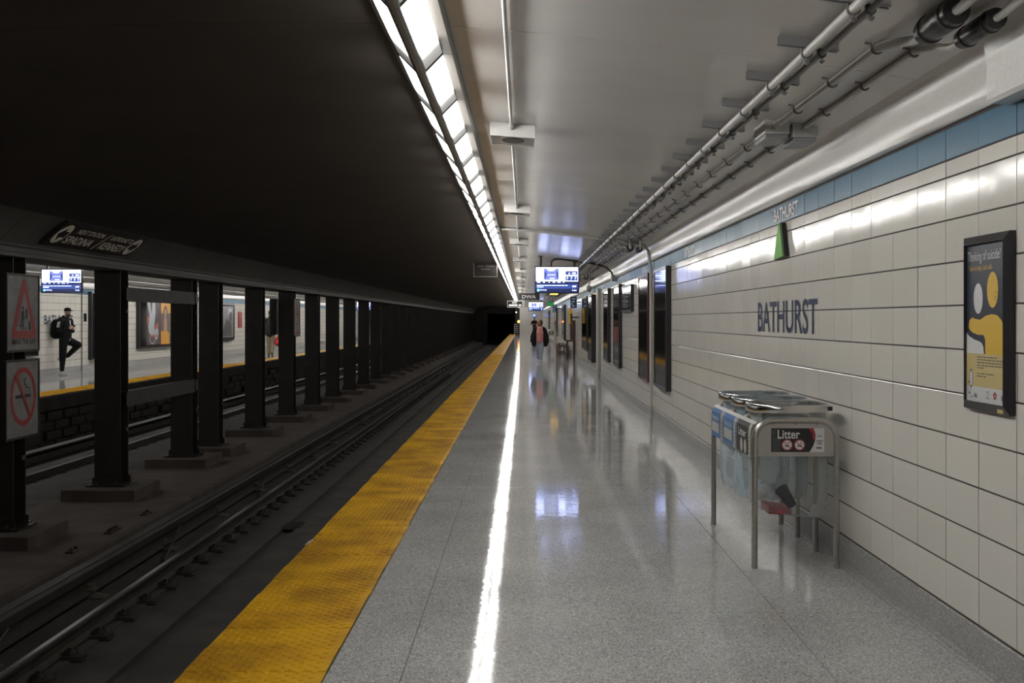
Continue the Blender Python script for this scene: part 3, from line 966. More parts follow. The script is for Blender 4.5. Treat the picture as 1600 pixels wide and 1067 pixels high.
for i in range(1, 19):
    c = copy_tree(sp0); c.location.y = 8.35 + 5.9 * i
    c['label'] = ('white loudspeaker box under the ceiling, %s from the camera' % ORD[i]) if i < 9 else 'distant white loudspeaker box in the far ceiling row'

# ------------------------------------------------------------------ lettering on the near wall
RW = lambda y, z, x=WX: Plane((x, y, z), (0, -1, 0), (0, 0, 1))       # reader faces +x
LW = lambda y, z, x=FWX: Plane((x, y, z), (0, 1, 0), (0, 0, 1))       # reader faces -x
mb = MB(); RW(9.84, 1.420).text(mb, 'BATHURST', 0, 0, .25, 1.99, d=.004, bold=.014)
tag(mb.build('station_name', M_NAVYTXT), 'large dark blue BATHURST lettering on the near tiled wall', 'lettering', 'station names')
for i in range(6):
    yy = 9.21 + i * 5.1
    mb = MB(); RW(yy, 2.295).text(mb, 'BATHURST', 0, 0, .10, .80, d=.004, bold=.01)
    tag(mb.build('band_name', M_WHITE), 'small white BATHURST lettering on the blue tile band, %s from the camera' % ORD[i], 'lettering', 'station names')
mb = MB(); LW(31.2, 1.405).text(mb, 'BATHURST', 0, 0, .25, 1.99, d=.004, bold=.014)
tag(mb.build('station_name', M_NAVYTXT), 'dark blue BATHURST lettering behind the standing person on the opposite wall', 'lettering', 'station names')

# green wedge sign
g = thing('wedge_sign', 'green wedge-shaped sign under the white BATHURST letters', 'sign', (WX, 8.84, 2.0))
yb = [(9.03, 1.990), (8.68, 2.004), (8.79, 2.262), (8.87, 2.258)]
mb = MB(); mb.prism([(WX - .004, a, b) for a, b in yb], (-.035, 0, 0)); mb.build('sign_body', M_INK, g)
cy_, cz_ = 8.85, 2.12
mb = MB(); mb.prism([(WX - .039, a + (.0 if a > 8.85 else .035), b) for a, b in yb], (-.006, 0, 0)); mb.build('green_face', M_GREEN, g)

# ------------------------------------------------------------------ framed poster on the near wall
YN, YF = 4.69, 5.18          # near and far edges
ZB, ZT = 1.13, 1.885
po = thing('framed_poster', 'black framed poster with white and yellow figures on the near tiled wall', 'poster', (WX, (YN + YF) / 2, ZB))
FR = Plane((WX, YF, ZB), (0, -1, 0), (0, 0, 1))
Wp, Hp = YF - YN, ZT - ZB
bw = .036
def bevel_bar(x0, x1, y0, y1, horiz):
    mb = MB()
    if horiz:
        top = y0 > Hp / 2
        i0 = y0 if top else y1; o0 = y1 if top else y0
        pts = [(x0, o0, .0), (x1, o0, .0), (x1, o0, .022), (x0, o0, .022)]
        a = [FR.p(x0, o0, 0), FR.p(x1, o0, 0), FR.p(x1, o0, .026), FR.p(x0, o0, .026)]
        b = [FR.p(x0 + bw, i0, 0), FR.p(x1 - bw, i0, 0), FR.p(x1 - bw, i0, .040), FR.p(x0 + bw, i0, .040)]
    else:
        right = x0 > Wp / 2
        i0 = x0 if right else x1; o0 = x1 if right else x0
        a = [FR.p(o0, y0, 0), FR.p(o0, y1, 0), FR.p(o0, y1, .026), FR.p(o0, y0, .026)]
        b = [FR.p(i0, y0 + bw, 0), FR.p(i0, y1 - bw, 0), FR.p(i0, y1 - bw, .040), FR.p(i0, y0 + bw, .040)]
    mb.add(a + b, [(0, 1, 2, 3), (7, 6, 5, 4), (0, 4, 5, 1), (1, 5, 6, 2), (2, 6, 7, 3), (3, 7, 4, 0)])
    return mb
for a in ((0, Wp, Hp - bw, Hp, True), (0, Wp, 0, bw, True), (0, bw, 0, Hp, False), (Wp - bw, Wp, 0, Hp, False)):
    bevel_bar(*a).build('frame_bar', M_BLACK, po)
sheet = MB(); FR.rect(sheet, bw * .6, Wp - bw * .6, bw * .6, Hp - bw * .6, .026)
sheet = sheet.build('poster_sheet', M_NAVYPRINT, po)
PR = Plane(FR.p(bw + .003, bw, .026), FR.r, FR.u)
pw, ph = Wp - 2 * bw, Hp - 2 * bw
def pr(name, m, fn, d=.0012):
    mb = MB(); fn(mb, d); return mb.build(name, m, sheet)
pr('headline', M_WHITE, lambda mb, d: PR.text(mb, 'Thinking of suicide?', .012, ph * .875, .056, .352, d))
pr('subline', M_YPRINT, lambda mb, d: PR.text(mb, "There is help. Let's talk.", .018, ph * .823, .030, .262, d))
pr('white_head', M_WHITE, lambda mb, d: PR.disc(mb, .128, ph * .655, .050, .066, d))
pr('yellow_head', M_YPRINT, lambda mb, d: PR.disc(mb, .282, ph * .705, .058, .076, d))
blob = [(.020, .47), (.030, .515), (.060, .535), (.10, .525), (.15, .52), (.21, .545), (.27, .555), (.33, .548), (.375, .515), (.405, .46), (.415, .40), (.415, .305), (.205, .305), (.205, .40), (.185, .425), (.13, .425), (.07, .437), (.035, .455)]
pr('yellow_figure', M_YPRINT, lambda mb, d: PR.poly(mb, [(x, y * ph) for x, y in blob], d))
wb = [(-.004, .435), (.03, .415), (.08, .395), (.13, .385), (.165, .375), (.185, .35), (.190, .305), (-.004, .305)]
pr('white_figure', M_WHITE, lambda mb, d: PR.poly(mb, [(x, y * ph) for x, y in wb], d))
pr('tan_block', M_TAN, lambda mb, d: PR.rect(mb, -.005, .42, .095 * ph, .305 * ph, d))
pr('white_block', M_WHITE, lambda mb, d: PR.rect(mb, -.005, .42, 0, .095 * ph, d))
rl = random.Random(9)
def lines(mb, d):
    for y_, x0_, x1_ in ((.285, .12, .33), (.268, .12, .40), (.250, .12, .41), (.232, .12, .41), (.216, .12, .19), (.180, .12, .30), (.163, .12, .22)):
        x_ = x0_
        while x_ < x1_:
            l_ = rl.uniform(.010, .030)
            PR.rect(mb, x_, min(x_ + l_, x1_), y_ * ph - .0025, y_ * ph + .0025, d * 2)
            x_ += l_ + .006
pr('small_print', M_GREYINK, lines)['kind'] = 'stuff'
pr('drawn_smile', M_INK, lambda mb, d: PR.ring(mb, .316, ph * .668, .017, .0155, d * 2, asp=1.1, a0=-40, a1=300))
pr('drawn_nose', M_INK, lambda mb, d: PR.disc(mb, .314, ph * .662, .004, .004, d * 2, n=8))
pr('drawn_head', M_INK, lambda mb, d: PR.ring(mb, .052, ph * .145, .021, .018, d * 2, asp=1.9))
pr('drawn_arm', M_INK, lambda mb, d: PR.ring(mb, .032, ph * .085, .016, .013, d * 2, asp=1.8, a0=60, a1=330))
pr('drawn_leg', M_INK, lambda mb, d: PR.ring(mb, .060, ph * .055, .020, .017, d * 2, asp=1.2, a0=100, a1=330))
pr('scribble_loop', M_INK, lambda mb, d: PR.ring(mb, .232, ph * .060, .011, .008, d * 2, a0=-90, a1=200))
pr('scribble_line', M_INK, lambda mb, d: PR.bar(mb, .215, ph * .035, .250, ph * .030, .003, d * 2))

pr('doodle_fill', M_WHITE, lambda mb, d: PR.disc(mb, .052, ph * .145, .018, .034, d * 1.6))
def logo(mb, d):
    for a in range(5):
        t = 2 * PI * a / 5 + PI / 2
        PR.disc(mb, .308 + .011 * math.cos(t), ph * .052 + .011 * math.sin(t), .008, .006, d * 2, n=10)
pr('red_logo', M_RED, logo)
pr('logo_text', M_INK, lambda mb, d: (PR.text(mb, 'link', .088, ph * .025, .020, .032, d * 2, bold=.01), PR.text(mb, 'Bell', .372, ph * .030, .020, .036, d * 2, bold=.01)))
mb = MB(); FR.slab(mb, Wp - .105, Wp - .05, .004, .030, .030, .034); mb.build('corner_tag', M_TAN, po)

# ------------------------------------------------------------------ dark glass display cases on the near wall
def case(y0, y1, z0, z1, depth, label, frame_m=M_BLACK, far_side=False, glass=M_GLASSBLK, name='display_case', cat='display case', fw=.04, group='wall display cases'):
    r = thing(name, label, cat, (WX if not far_side else FWX, (y0 + y1) / 2, z0), group)
    pl = RW(y1, z0) if not far_side else LW(y0, z0)
    W_, H_ = y1 - y0, z1 - z0
    for a in ((0, fw, 0, H_), (W_ - fw, W_, 0, H_), (fw, W_ - fw, 0, fw), (fw, W_ - fw, H_ - fw, H_)):
        mb = MB(); pl.slab(mb, *a, 0, depth); mb.build('frame_bar', frame_m, r)
    mb = MB(); pl.slab(mb, fw, W_ - fw, fw, H_ - fw, 0.0, depth - .008); g_ = mb.build('glass', glass, r)
    return r, pl, W_, H_
case(15.63, 17.08, .55, 2.256, .075, 'tall black glass display case nearest the camera on the near wall')
case(17.95, 19.40, .55, 2.256, .075, 'tall black glass display case just beyond the wall conduit', frame_m=mat('oxblood_frame', (.06, .012, .012), .35))
c_, pl, W_, H_ = case(20.9, 22.9, 1.67, 2.17, .06, 'small navy notice board high between two display cases', glass=mat('navy_glass', (.016, .018, .035), .08), name='notice_board', cat='notice board')
mb = MB()
for k in range(6):
    pl.rect(mb, .25, .25 + (.9 if k % 2 else 1.2), .10 + k * .045, .115 + k * .045, .054)
mb.build('notice_lines', M_GREYINK, c_)
case(23.4, 24.8, .55, 2.25, .075, 'tall black glass display case beyond the navy notice board')
case(26.45, 27.9, .55, 2.25, .075, 'tall black glass display case second beyond the navy notice board')
case(31.4, 33.1, .36, 2.22, .16, 'deep black display cabinet beside the white wall boxing')
case(35.4, 38.2, .58, 2.26, .075, 'wide black glass display case beyond the deep cabinet')
case(54.5, 57.5, .55, 2.25, .10, 'tall black display case beyond the low brown bench')
case(67.5, 71.0, .55, 2.25, .10, 'distant black display case beyond the farther blue C sign')
case(88.0, 93.0, .55, 2.25, .10, 'farthest black display case near the end of the platform')
bx_ = thing('boxed_conduit', 'tall white boxed-in conduit on the tiled wall beside the deep cabinet', 'boxing', (WX, 30.3, 0))
MB().rbox(WX - .07, WX, 29.9, 30.75, .0, 2.34, .012).build('cover', mat('grey_boxing', (.40, .39, .37), .4), bx_)
MB().tube([(WX - .085, 29.85, 0), (WX - .085, 29.85, 2.35)], .014, 8).build('edge_pipe', M_PIPE, bx_)

# ------------------------------------------------------------------ screens
E_SW = emit('screen_white', (.50, .58, 1.0), SCREEN_POWER * 1.9)
E_SB = emit('screen_blue', (.05, .10, .42), SCREEN_POWER * .45)
E_SN = emit('screen_navy', (.010, .018, .09), SCREEN_POWER * .55)
E_SM = emit('screen_mid', (.20, .24, .66), SCREEN_POWER * .6)
E_SL = emit('screen_light', (.62, .68, .95), SCREEN_POWER * .8)
E_SR = emit('screen_red', (.9, .15, .12), SCREEN_POWER * .6)
E_SC = emit('screen_cyan', (.25, .75, .9), SCREEN_POWER * .8)
def screen(x, y, z0, wd, ht, label, dest, mins, zceil, arms=True):
    """hangs from the ceiling, faces the camera end (-y)"""
    r = thing('information_screen', label, 'screen', (x, y, z0), 'hanging information screens')
    MB().rbox(x - wd / 2, x + wd / 2, y, y + .09, z0, z0 + ht, .006).build('housing', M_BLACK, r)
    p = Plane((x - wd / 2 + .022, y, z0 + .022), (1, 0, 0), (0, 0, 1))
    W_, H_ = wd - .044, ht - .044
    disp = MB(); p.rect(disp, 0, W_, 0, H_, .001); disp = disp.build('display', E_SN, r)
    def P_(name, m, fn):
        mb = MB(); fn(mb); return mb.build(name, m, disp)
    P_('white_area', E_SW, lambda mb: (p.rect(mb, 0, W_ * .70, H_ * .44, H_, .002), p.rect(mb, W_ * .70, W_, H_ * .84, H_, .002), p.rect(mb, W_ * .70, W_, H_ * .64, H_ * .69, .002), p.rect(mb, W_ * .70, W_, H_ * .43, H_ * .47, .002), p.rect(mb, W_ * .985, W_, H_ * .43, H_, .002)))
    P_('blue_tiles', E_SB, lambda mb: (p.rect(mb, W_ * .705, W_ * .98, H_ * .69, H_ * .82, .0025), p.rect(mb, W_ * .705, W_ * .79, H_ * .47, H_ * .64, .0025), p.rect(mb, W_ * .80, W_ * .885, H_ * .47, H_ * .64, .0025), p.rect(mb, W_ * .895, W_ * .98, H_ * .47, H_ * .64, .0025), p.rect(mb, 0, W_, H_ * .145, H_ * .33, .002)))
    P_('picture', E_SM, lambda mb: p.rect(mb, W_ * .195, W_ * .54, H_ * .50, H_ * .95, .0025))
    def pic_l(mb):
        p.poly(mb, [(W_ * .23, H_ * .95), (W_ * .50, H_ * .95), (W_ * .42, H_ * .84), (W_ * .31, H_ * .84)], .003)
        p.rect(mb, W_ * .33, W_ * .45, H_ * .53, H_ * .58, .003)
        for k in range(4):
            p.rect(mb, W_ * (.28 + .05 * k), W_ * (.315 + .05 * k), H_ * .67, H_ * .72, .003)
    P_('picture_lights', E_SL, pic_l)
    def pic_d(mb):
        p.poly(mb, [(W_ * .195, H_ * .50), (W_ * .195, H_ * .88), (W_ * .26, H_ * .76), (W_ * .24, H_ * .58)], .003)
        p.poly(mb, [(W_ * .54, H_ * .50), (W_ * .54, H_ * .88), (W_ * .48, H_ * .76), (W_ * .50, H_ * .58)], .003)
    P_('picture_shadows', E_SB, pic_d)
    def ticks(mb):
        for k, (a, b) in enumerate(((.03, .11), (.17, .22), (.30, .33), (.40, .46), (.51, .59), (.64, .68))):
            p.rect(mb, W_ * a, W_ * b, H_ * .385, H_ * .41, .003)
        a = .03
        for l_ in (.10, .05, .09, .07, .10, .08, .09, .06):
            p.rect(mb, W_ * a, W_ * (a + l_), H_ * .265, H_ * .29, .003); a += l_ + .012
        p.rect(mb, W_ * .03, W_ * .18, H_ * .20, H_ * .225, .003)
        p.rect(mb, W_ * .865, W_ * .95, H_ * .21, H_ * .265, .003)
        for k in range(3):
            p.disc(mb, W_ * (.748 + .095 * k), H_ * .58, W_ * .02, H_ * .03, .003, n=12)
            p.disc(mb, W_ * (.74 + .095 * k), H_ * .505, W_ * .008, H_ * .012, .003, n=8)
        p.rect(mb, W_ * .86, W_ * .95, H_ * .73, H_ * .79, .003)
        p.disc(mb, W_ * .79, H_ * .755, W_ * .022, H_ * .03, .003, n=12)
        p.text(mb, dest, W_ * .105, H_ * .055, H_ * .075, W_ * .15, .003)
        p.text(mb, mins, W_ * .86, H_ * .05, H_ * .075, W_ * .10, .003)
    P_('white_writing', E_SW, ticks)
    P_('grey_writing', E_SM, lambda mb: p.text(mb, '7:00' if arms else '7:00', W_ * .80, H_ * .875, H_ * .07, W_ * .12, .003))
    P_('route_disc', E_SC, lambda mb: p.disc(mb, W_ * .06, H_ * .085, H_ * .055, H_ * .055, .003, n=18))
    P_('red_icons', E_SR, lambda mb: (p.disc(mb, W_ * .955, H_ * .275, W_ * .012, H_ * .02, .0035, n=10), p.disc(mb, W_ * .778, H_ * .775, W_ * .014, H_ * .024, .0035, n=10)))
    for s_ in (-.36, .40):
        MB().box(x + s_ * wd - .022, x + s_ * wd + .022, y + .03, y + .075, z0 + ht - .01, zceil(x + s_ * wd) + .01).build('hanger', M_BLACKSTEEL, r)
        MB().box(x + s_ * wd - .055, x + s_ * wd + .055, y + .0, y + .10, zceil(x + s_ * wd) - .012, zceil(x + s_ * wd) + .01).build('ceiling_plate', M_BLACKSTEEL, r)
    return r
screen(.72, 24.9, 2.095, .955, .585, 'large lit information screen hanging over the near platform', 'Kennedy', '5 min', ceil_z)
screen(.80, 75.0, 2.10, .955, .585, 'small distant lit information screen below the DWA sign', 'Kennedy', '5 min', ceil_z)
screen(-11.12, 27.8, 2.17, .98, .58, 'lit information screen over the opposite platform, seen between columns', 'Kipling', '7 min', lambda x: ceil_z(far(x)))
screen(-10.05, 73.0, 2.10, .98, .58, 'sliver of a distant lit screen over the opposite platform', 'Kipling', '7 min', lambda x: ceil_z(far(x)))
mb = MB().tube([(.60, 24.97, 2.68), (.60, 24.97, 2.78), (.66, 24.97, 2.83), (.80, 24.97, 2.842), (1.1, 24.97, 2.80), (1.35, 24.97, 2.76), (1.6, 24.97, 2.72), (1.78, 24.97, 2.66), (1.90, 24.97, 2.56), (1.94, 24.97, 2.44)], .022, 10)
tag(mb.build('screen_cable', M_BLACKSTEEL, smooth=True), 'thick black cable arching from the large screen to the wall', 'cable')
bxx = thing('cable_box', 'small grey junction box where the black cable meets the cove', 'junction box', (1.93, 24.97, 2.38))
MB().rbox(1.90, 1.995, 24.85, 25.1, 2.36, 2.50, .006).build('box', M_STRUT, bxx)
MB().rbox(1.892, 1.902, 24.87, 25.08, 2.375, 2.485, .004).build('lid', M_PIPED, bxx)
# wall camera further on
sc_ = thing('security_camera', 'small grey camera on the cove above the deep display cabinet', 'camera', (1.85, 33.0, 2.30))
MB().rbox(1.80, 1.93, 32.9, 33.2, 2.33, 2.50, .02).build('body', M_STRUT, sc_)
MB().tube([(1.865, 33.1, 2.50), (1.90, 33.1, 2.62)], .02, 8).build('mount', M_STRUT, sc_)
MB().tube([(1.90, 33.15, 2.34), (1.93, 33.15, 2.20), (1.96, 33.15, 2.10)], .008, 6).build('cable', M_BLACKSTEEL, sc_)

# ------------------------------------------------------------------ hanging signs
def hang_sign(name, label, x, y, z0, wd, ht, m, zc_, deep=.08):
    r = thing(name, label, 'sign', (x, y, z0), 'signs hung from the ceiling')
    MB().rbox(x - wd / 2, x + wd / 2, y, y + deep, z0, z0 + ht, .006).build('panel', m, r)
    for s_ in (-.35, .35):
        if zc_ - z0 - ht > .01:
            MB().tube([(x + s_ * wd, y + deep / 2, z0 + ht - .01), (x + s_ * wd, y + deep / 2, zc_)], .012, 8).build('hanger_rod', M_BLACKSTEEL, r)
    return r, Plane((x - wd / 2, y, z0), (1, 0, 0), (0, 0, 1))
r, p = hang_sign('waiting_sign', 'black DWA sign hanging over the near platform', .25, 51.0, 2.40, .92, .30, M_INK, ceil_z(.25))
mb = MB(); p.text(mb, 'DWA', .14, .07, .16, .62, .003, bold=.03); mb.build('lettering', M_WHITE, r)
mb = MB(); p.rect(mb, .1, .8, .025, .04, .003); mb.build('underline', M_GREYINK, r)
r, p = hang_sign('exit_sign', 'white-edged EXIT sign hanging at the end of the light row', -.46, 62.0, 2.20, .84, .36, M_INK, 2.95)
E_EX = emit('exit_lettering', (1, .98, .92), 1.0)
mb = MB()
for a in ((0, .84, 0, .035), (0, .84, .325, .36), (0, .03, .035, .325), (.81, .84, .035, .325)):
    p.rect(mb, *a, .003)
mb.build('border', M_WHITE, r)
mb = MB(); p.text(mb, 'EXIT', .28, .20, .10, .26, .003, bold=.03); p.rect(mb, .09, .56, .07, .16, .003); p.rect(mb, .62, .76, .07, .16, .003)
mb.build('lettering', E_EX, r)
r, p = hang_sign('track_sign', 'dim dark sign box under the sooty ceiling beside the light row', -.965, 29.3, 2.615, .60, .35, M_BLACKSTEEL, 2.97, .10)
mb = MB()
for a in ((.0, .60, 0, .012), (.588, .60, .012, .35), (0, .012, .012, .35)):
    p.slab(mb, *a, 0, .012)
mb.build('trim', M_STEELP, r)
mb = MB()
for a, b, q in ((.09, .26, .255), (.30, .50, .255), (.18, .42, .18)):
    p.rect(mb, a, b, q, q + .028, .003)
mb.build('faded_lines', M_GREYINK, r)
# green running-man sign and amber lamp box
r, p = hang_sign('emergency_exit_sign', 'small glowing green exit sign far along the platform', 1.42, 60.0, 2.24, .30, .22, M_INK, ceil_z(1.42))
mb = MB(); p.rect(mb, .02, .28, .02, .20, .002); mb.build('green_field', emit('green_glow', (.02, .55, .12), .5), r)
mb = MB(); p.disc(mb, .15, .165, .018, d=.004, n=10); p.bar(mb, .15, .15, .12, .10, .025, .004); p.bar(mb, .12, .10, .16, .07, .018, .004); p.bar(mb, .12, .10, .08, .06, .018, .004); p.bar(mb, .15, .145, .19, .11, .014, .004); p.bar(mb, .14, .14, .09, .13, .014, .004)
mb.build('running_figure', M_INK, r)
r, p = hang_sign('lamp_box', 'white ceiling box with an amber lamp strip beyond the large screen', 1.22, 46.12, 2.56, .36, .12, M_WHITEBOX, 2.80, .3)
for s_ in range(4):
    MB().ball((1.10 + s_ * .08, 46.12, 2.555), (.030, .05, .022), 12, 8).build('amber_lamp', emit('amber', (1, .55, .06), 7), r)
# blue letter-C flag signs
def c_sign(y, x, label):
    r = thing('flag_sign', label, 'sign', (x, y, 1.94), 'blue letter signs on the wall')
    MB().rbox(x - .11, x + .11, y, y + .05, 1.94, 2.33, .006).build('panel', M_SIGNBLUE, r)
    p = Plane((x - .11, y, 1.94), (1, 0, 0), (0, 0, 1))
    mb = MB(); p.ring(mb, .11, .145, .070, .042, .003, asp=1.5, a0=50, a1=310); p.rect(mb, .05, .17, .30, .335, .003); mb.build('letter_c', M_WHITE, r)
    MB().box(x + .10, WX + .0, y + .01, y + .04, 2.12, 2.16).build('wall_arm', M_BLACKSTEEL, r)
    return r
c_sign(40.0, 1.735, 'nearer blue sign with a white letter C on the near wall')
c_sign(62.0, 1.68, 'farther small blue sign with a white letter C on the near wall')
y_ = thing('yellow_panel', 'narrow yellow notice panel below the nearer blue C sign', 'sign', (1.70, 42.0, 1.42))
MB().rbox(1.655, 1.775, 42.0, 42.03, 1.40, 1.96, .005).build('panel', mat('yellow_panel', (.75, .46, .02), .4), y_)
MB().box(1.705, 1.775, 41.994, 42.0, 1.42, 1.76).build('brown_inset', M_BROWN, y_)
MB().box(1.76, WX, 42.01, 42.03, 1.6, 1.64).build('wall_arm', M_BLACKSTEEL, y_)

# brown wooden stand and bench along the wall
b = thing('wooden_stand', 'tall dark brown wooden stand against the near wall', 'stand', (1.87, 44.5, 0))
MB().rbox(1.80, 1.985, 44.3, 45.1, .76, 1.42, .02).build('body', M_BROWN, b)
MB().extrude([(1.80, 1.41), (1.985, 1.41), (1.985, 1.52), (1.90, 1.50), (1.83, 1.46)], 44.32, 45.08).build('curved_top', M_BROWN, b)
MB().rbox(1.66, 1.985, 44.2, 45.2, .70, .765, .01).build('shelf', M_BROWN, b)
for lx, ly in ((1.69, 44.25), (1.955, 44.25), (1.69, 45.1), (1.955, 45.1)):
    MB().box(lx - .025, lx + .025, ly, ly + .05, 0, .70).build('leg', M_BROWN, b)
b = thing('wooden_bench', 'low dark brown bench along the wall beyond the wooden stand', 'bench', (1.7, 50, 0))
MB().rbox(1.47, 1.90, 48.0, 53.0, .40, .46, .01).build('seat', M_BROWN, b)
for ly in (48.1, 50.4, 52.8):
    for lx in (1.50, 1.84):
        MB().box(lx, lx + .05, ly, ly + .06, 0, .40).build('leg', M_BROWN, b)
    MB().box(1.50, 1.89, ly, ly + .05, .06, .10).build('stretcher', M_BROWN, b)
MB().rbox(1.46, 1.51, 48.0, 48.06, .40, .58, .01).build('arm_post', M_BROWN, b)

# signal and gate at the platform end
sg = thing('signal_lamp', 'glowing orange signal lamp at the end of the platform edge', 'signal', (-.52, 119.0, 0))
MB().box(-.56, -.48, 119.0, 119.08, 0, 1.7).build('post', M_BLACKSTEEL, sg)
MB().rbox(-.64, -.40, 118.9, 119.1, 1.15, 1.62, .02).build('head', M_INK, sg)
MB().ball((-.50, 118.86, 1.36), (.12, .06, .12)).build('orange_lens', emit('signal_orange', (1, .28, .04), 12), sg)
wl = thing('tunnel_lamp', 'tiny white lamp above the orange signal', 'light', (-.75, 119.4, 2.3))
MB().ball((-.75, 119.4, 2.32), .07).build('bulb', emit('lamp_white', (.95, 1, 1), 4), wl)
MB().box(-.78, -.72, 119.42, 119.5, 2.3, 2.95).build('stem', M_BLACKSTEEL, wl)
gt = thing('end_gate', 'low pale gate at the far end of the yellow strip', 'gate', (-.75, 121, 0))
for k in range(2):
    MB().box(-.98 + k * .42, -.93 + k * .42, 121, 121.06, 0, 1.15).build('post', M_PIPE, gt)
for k in range(5):
    MB().box(-.93, -.56, 121.01, 121.05, .2 + k * .2, .26 + k * .2).build('rail', M_PIPE, gt)
bl = thing('blue_lamp', 'tiny blue lamp high on the end wall', 'light', (1.1, 123.95, 2.0))
MB().ball((1.15, 123.84, 2.02), (.12, .06, .10)).build('lens', emit('blue_glow', (.1, .2, 1), 5), bl)
MB().box(1.05, 1.25, 123.88, 124.0, 1.88, 2.15).build('housing', M_INK, bl)

# ------------------------------------------------------------------ signs on the columns (face +x)
def col_plate(y0, y1, z0, z1, label, name='warning_sign', x=-5.395, group='signs on the columns'):
    r = thing(name, label, 'sign', (x, (y0 + y1) / 2, z0), group)
    p = Plane((x, y0, z0), (0, 1, 0), (0, 0, 1))
    W_, H_ = y1 - y0, z1 - z0
    mb = MB(); p.slab(mb, 0, W_, 0, H_, -.035, 0); mb.build('plate', M_GREYPLATE, r)
    for a in ((-.012, .012, -.012, H_ + .012), (W_ - .012, W_ + .012, -.012, H_ + .012), (.012, W_ - .012, -.012, .012), (.012, W_ - .012, H_ - .012, H_ + .012)):
        mb = MB(); p.slab(mb, *a, -.04, .010); mb.build('frame_bar', M_BLACKSTEEL, r)
    return r, p, W_, H_
# mind the gap
r, p, W_, H_ = col_plate(12.05, 12.85, 1.19, 2.005, 'grey MIND THE GAP sign with a red triangle on the leftmost column')
def tri(cx, y0_, wd, ht, rad):
    """rounded triangle outline"""
    cor = [(cx - wd / 2 + rad, y0_ + rad, 150, 270), (cx + wd / 2 - rad, y0_ + rad, -90, 30), (cx, y0_ + ht - rad, 30, 150)]
    out = []
    for x_, y_c, a0, a1 in cor:
        for k in range(7):
            a = math.radians(a0 + (a1 - a0) * k / 6)
            out.append((x_ + rad * math.cos(a), y_c + rad * math.sin(a)))
    return out
cx = W_ * .53
t_o = tri(cx, H_ * .165, .60, .64, .055)
t_i = tri(cx, H_ * .165 + .078, .395, .415, .012)
mb = MB(); p.poly(mb, t_o, .003); mb.build('red_triangle', M_RED, r)
mb = MB(); p.poly(mb, t_i, .005); mb.build('grey_field', M_GREYPLATE, r)
mb = MB()
q = lambda x, y: (cx + x, H_ * .165 + .078 + y)
p.disc(mb, *q(-.035, .245), .022, d=.007, n=14)
p.poly(mb, [q(-.07, .215), q(-.005, .215), q(.005, .14), q(-.012, .12), q(-.012, .205), q(-.02, .205), q(-.018, .02), q(-.038, .02), q(-.044, .12), q(-.055, .12), q(-.085, .03), q(-.105, .035), q(-.075, .13), q(-.075, .20), q(-.095, .135), q(-.105, .14)], .007)
p.poly(mb, [q(.025, .235), q(.075, .235), q(.075, .13), q(.025, .13)], .007)
p.poly(mb, [q(.10, .11), q(.135, .11), q(.175, .012), q(.10, .012)], .007)
p.bar(mb, *q(-.19, .06), *q(-.05, .06), .006, .007); p.bar(mb, *q(-.06, .06), *q(-.075, .012), .006, .007)
mb.build('walking_figure', M_INK, r)
mb = MB(); p.poly(mb, [q(.0, .012), q(.055, .012), q(.03, .045)], .007); mb.build('red_wedge', M_RED, r)
mb = MB(); p.text(mb, 'MIND THE GAP', W_ * .17, H_ * .085, .060, W_ * .72, .004, bold=.02); mb.build('lettering', M_INK, r)
# no smoking
def no_smoking(p, W_, H_, r, k=1.0, cyf=.53):
    cx, cy, R = W_ * .52, H_ * cyf, .315 * k
    mb = MB(); p.ring(mb, cx, cy, R, R * .83, .003); mb.build('red_ring', M_RED, r)
    mb = MB(); p.rect(mb, cx - R * .63, cx + R * .57, cy - R * .05, cy + R * .07, .003)
    pts = [(.10, .62), (-.02, .55), (.04, .42), (.16, .36), (.14, .28), (.30, .25), (.44, .28), (.50, .10)]
    pts = [(.22, .60), (.08, .55), (.10, .42), (.22, .38), (.20, .30), (.38, .30), (.50, .22), (.50, .10)]
    for (a, b), (c, d) in zip(pts, pts[1:]):
        p.bar(mb, cx + a * R, cy + b * R, cx + c * R, cy + d * R, R * .05, .003)
    mb.build('cigarette', M_INK, r)
    a = math.radians(127)
    mb = MB(); p.bar(mb, cx + .9 * R * math.cos(a), cy + .9 * R * math.sin(a), cx - .9 * R * math.cos(a), cy - .9 * R * math.sin(a), R * .15, .006); mb.build('red_slash', M_RED, r)
r, p, W_, H_ = col_plate(12.03, 12.85, .258, 1.085, 'grey scratched no-smoking sign under the MIND THE GAP sign')
no_smoking(p, W_, H_, r)
r, p, W_, H_ = col_plate(27.15, 27.85, 1.15, 2.02, 'small dim no-smoking sign on a column in the middle of the row')
no_smoking(p, W_, H_, r, .85, .58)
mb = MB(); p.rect(mb, W_ * .2, W_ * .8, H_ * .05, H_ * .12, .003); mb.build('caption_bar', M_RED, r)
bk = tag(MB().rbox(-5.96, -5.86, 27.1, 27.8, 1.17, 2.02, .01).build('sign_back', M_BLACKSTEEL), 'black back of a sign on the far side of the no-smoking column', 'sign', 'signs on the columns')

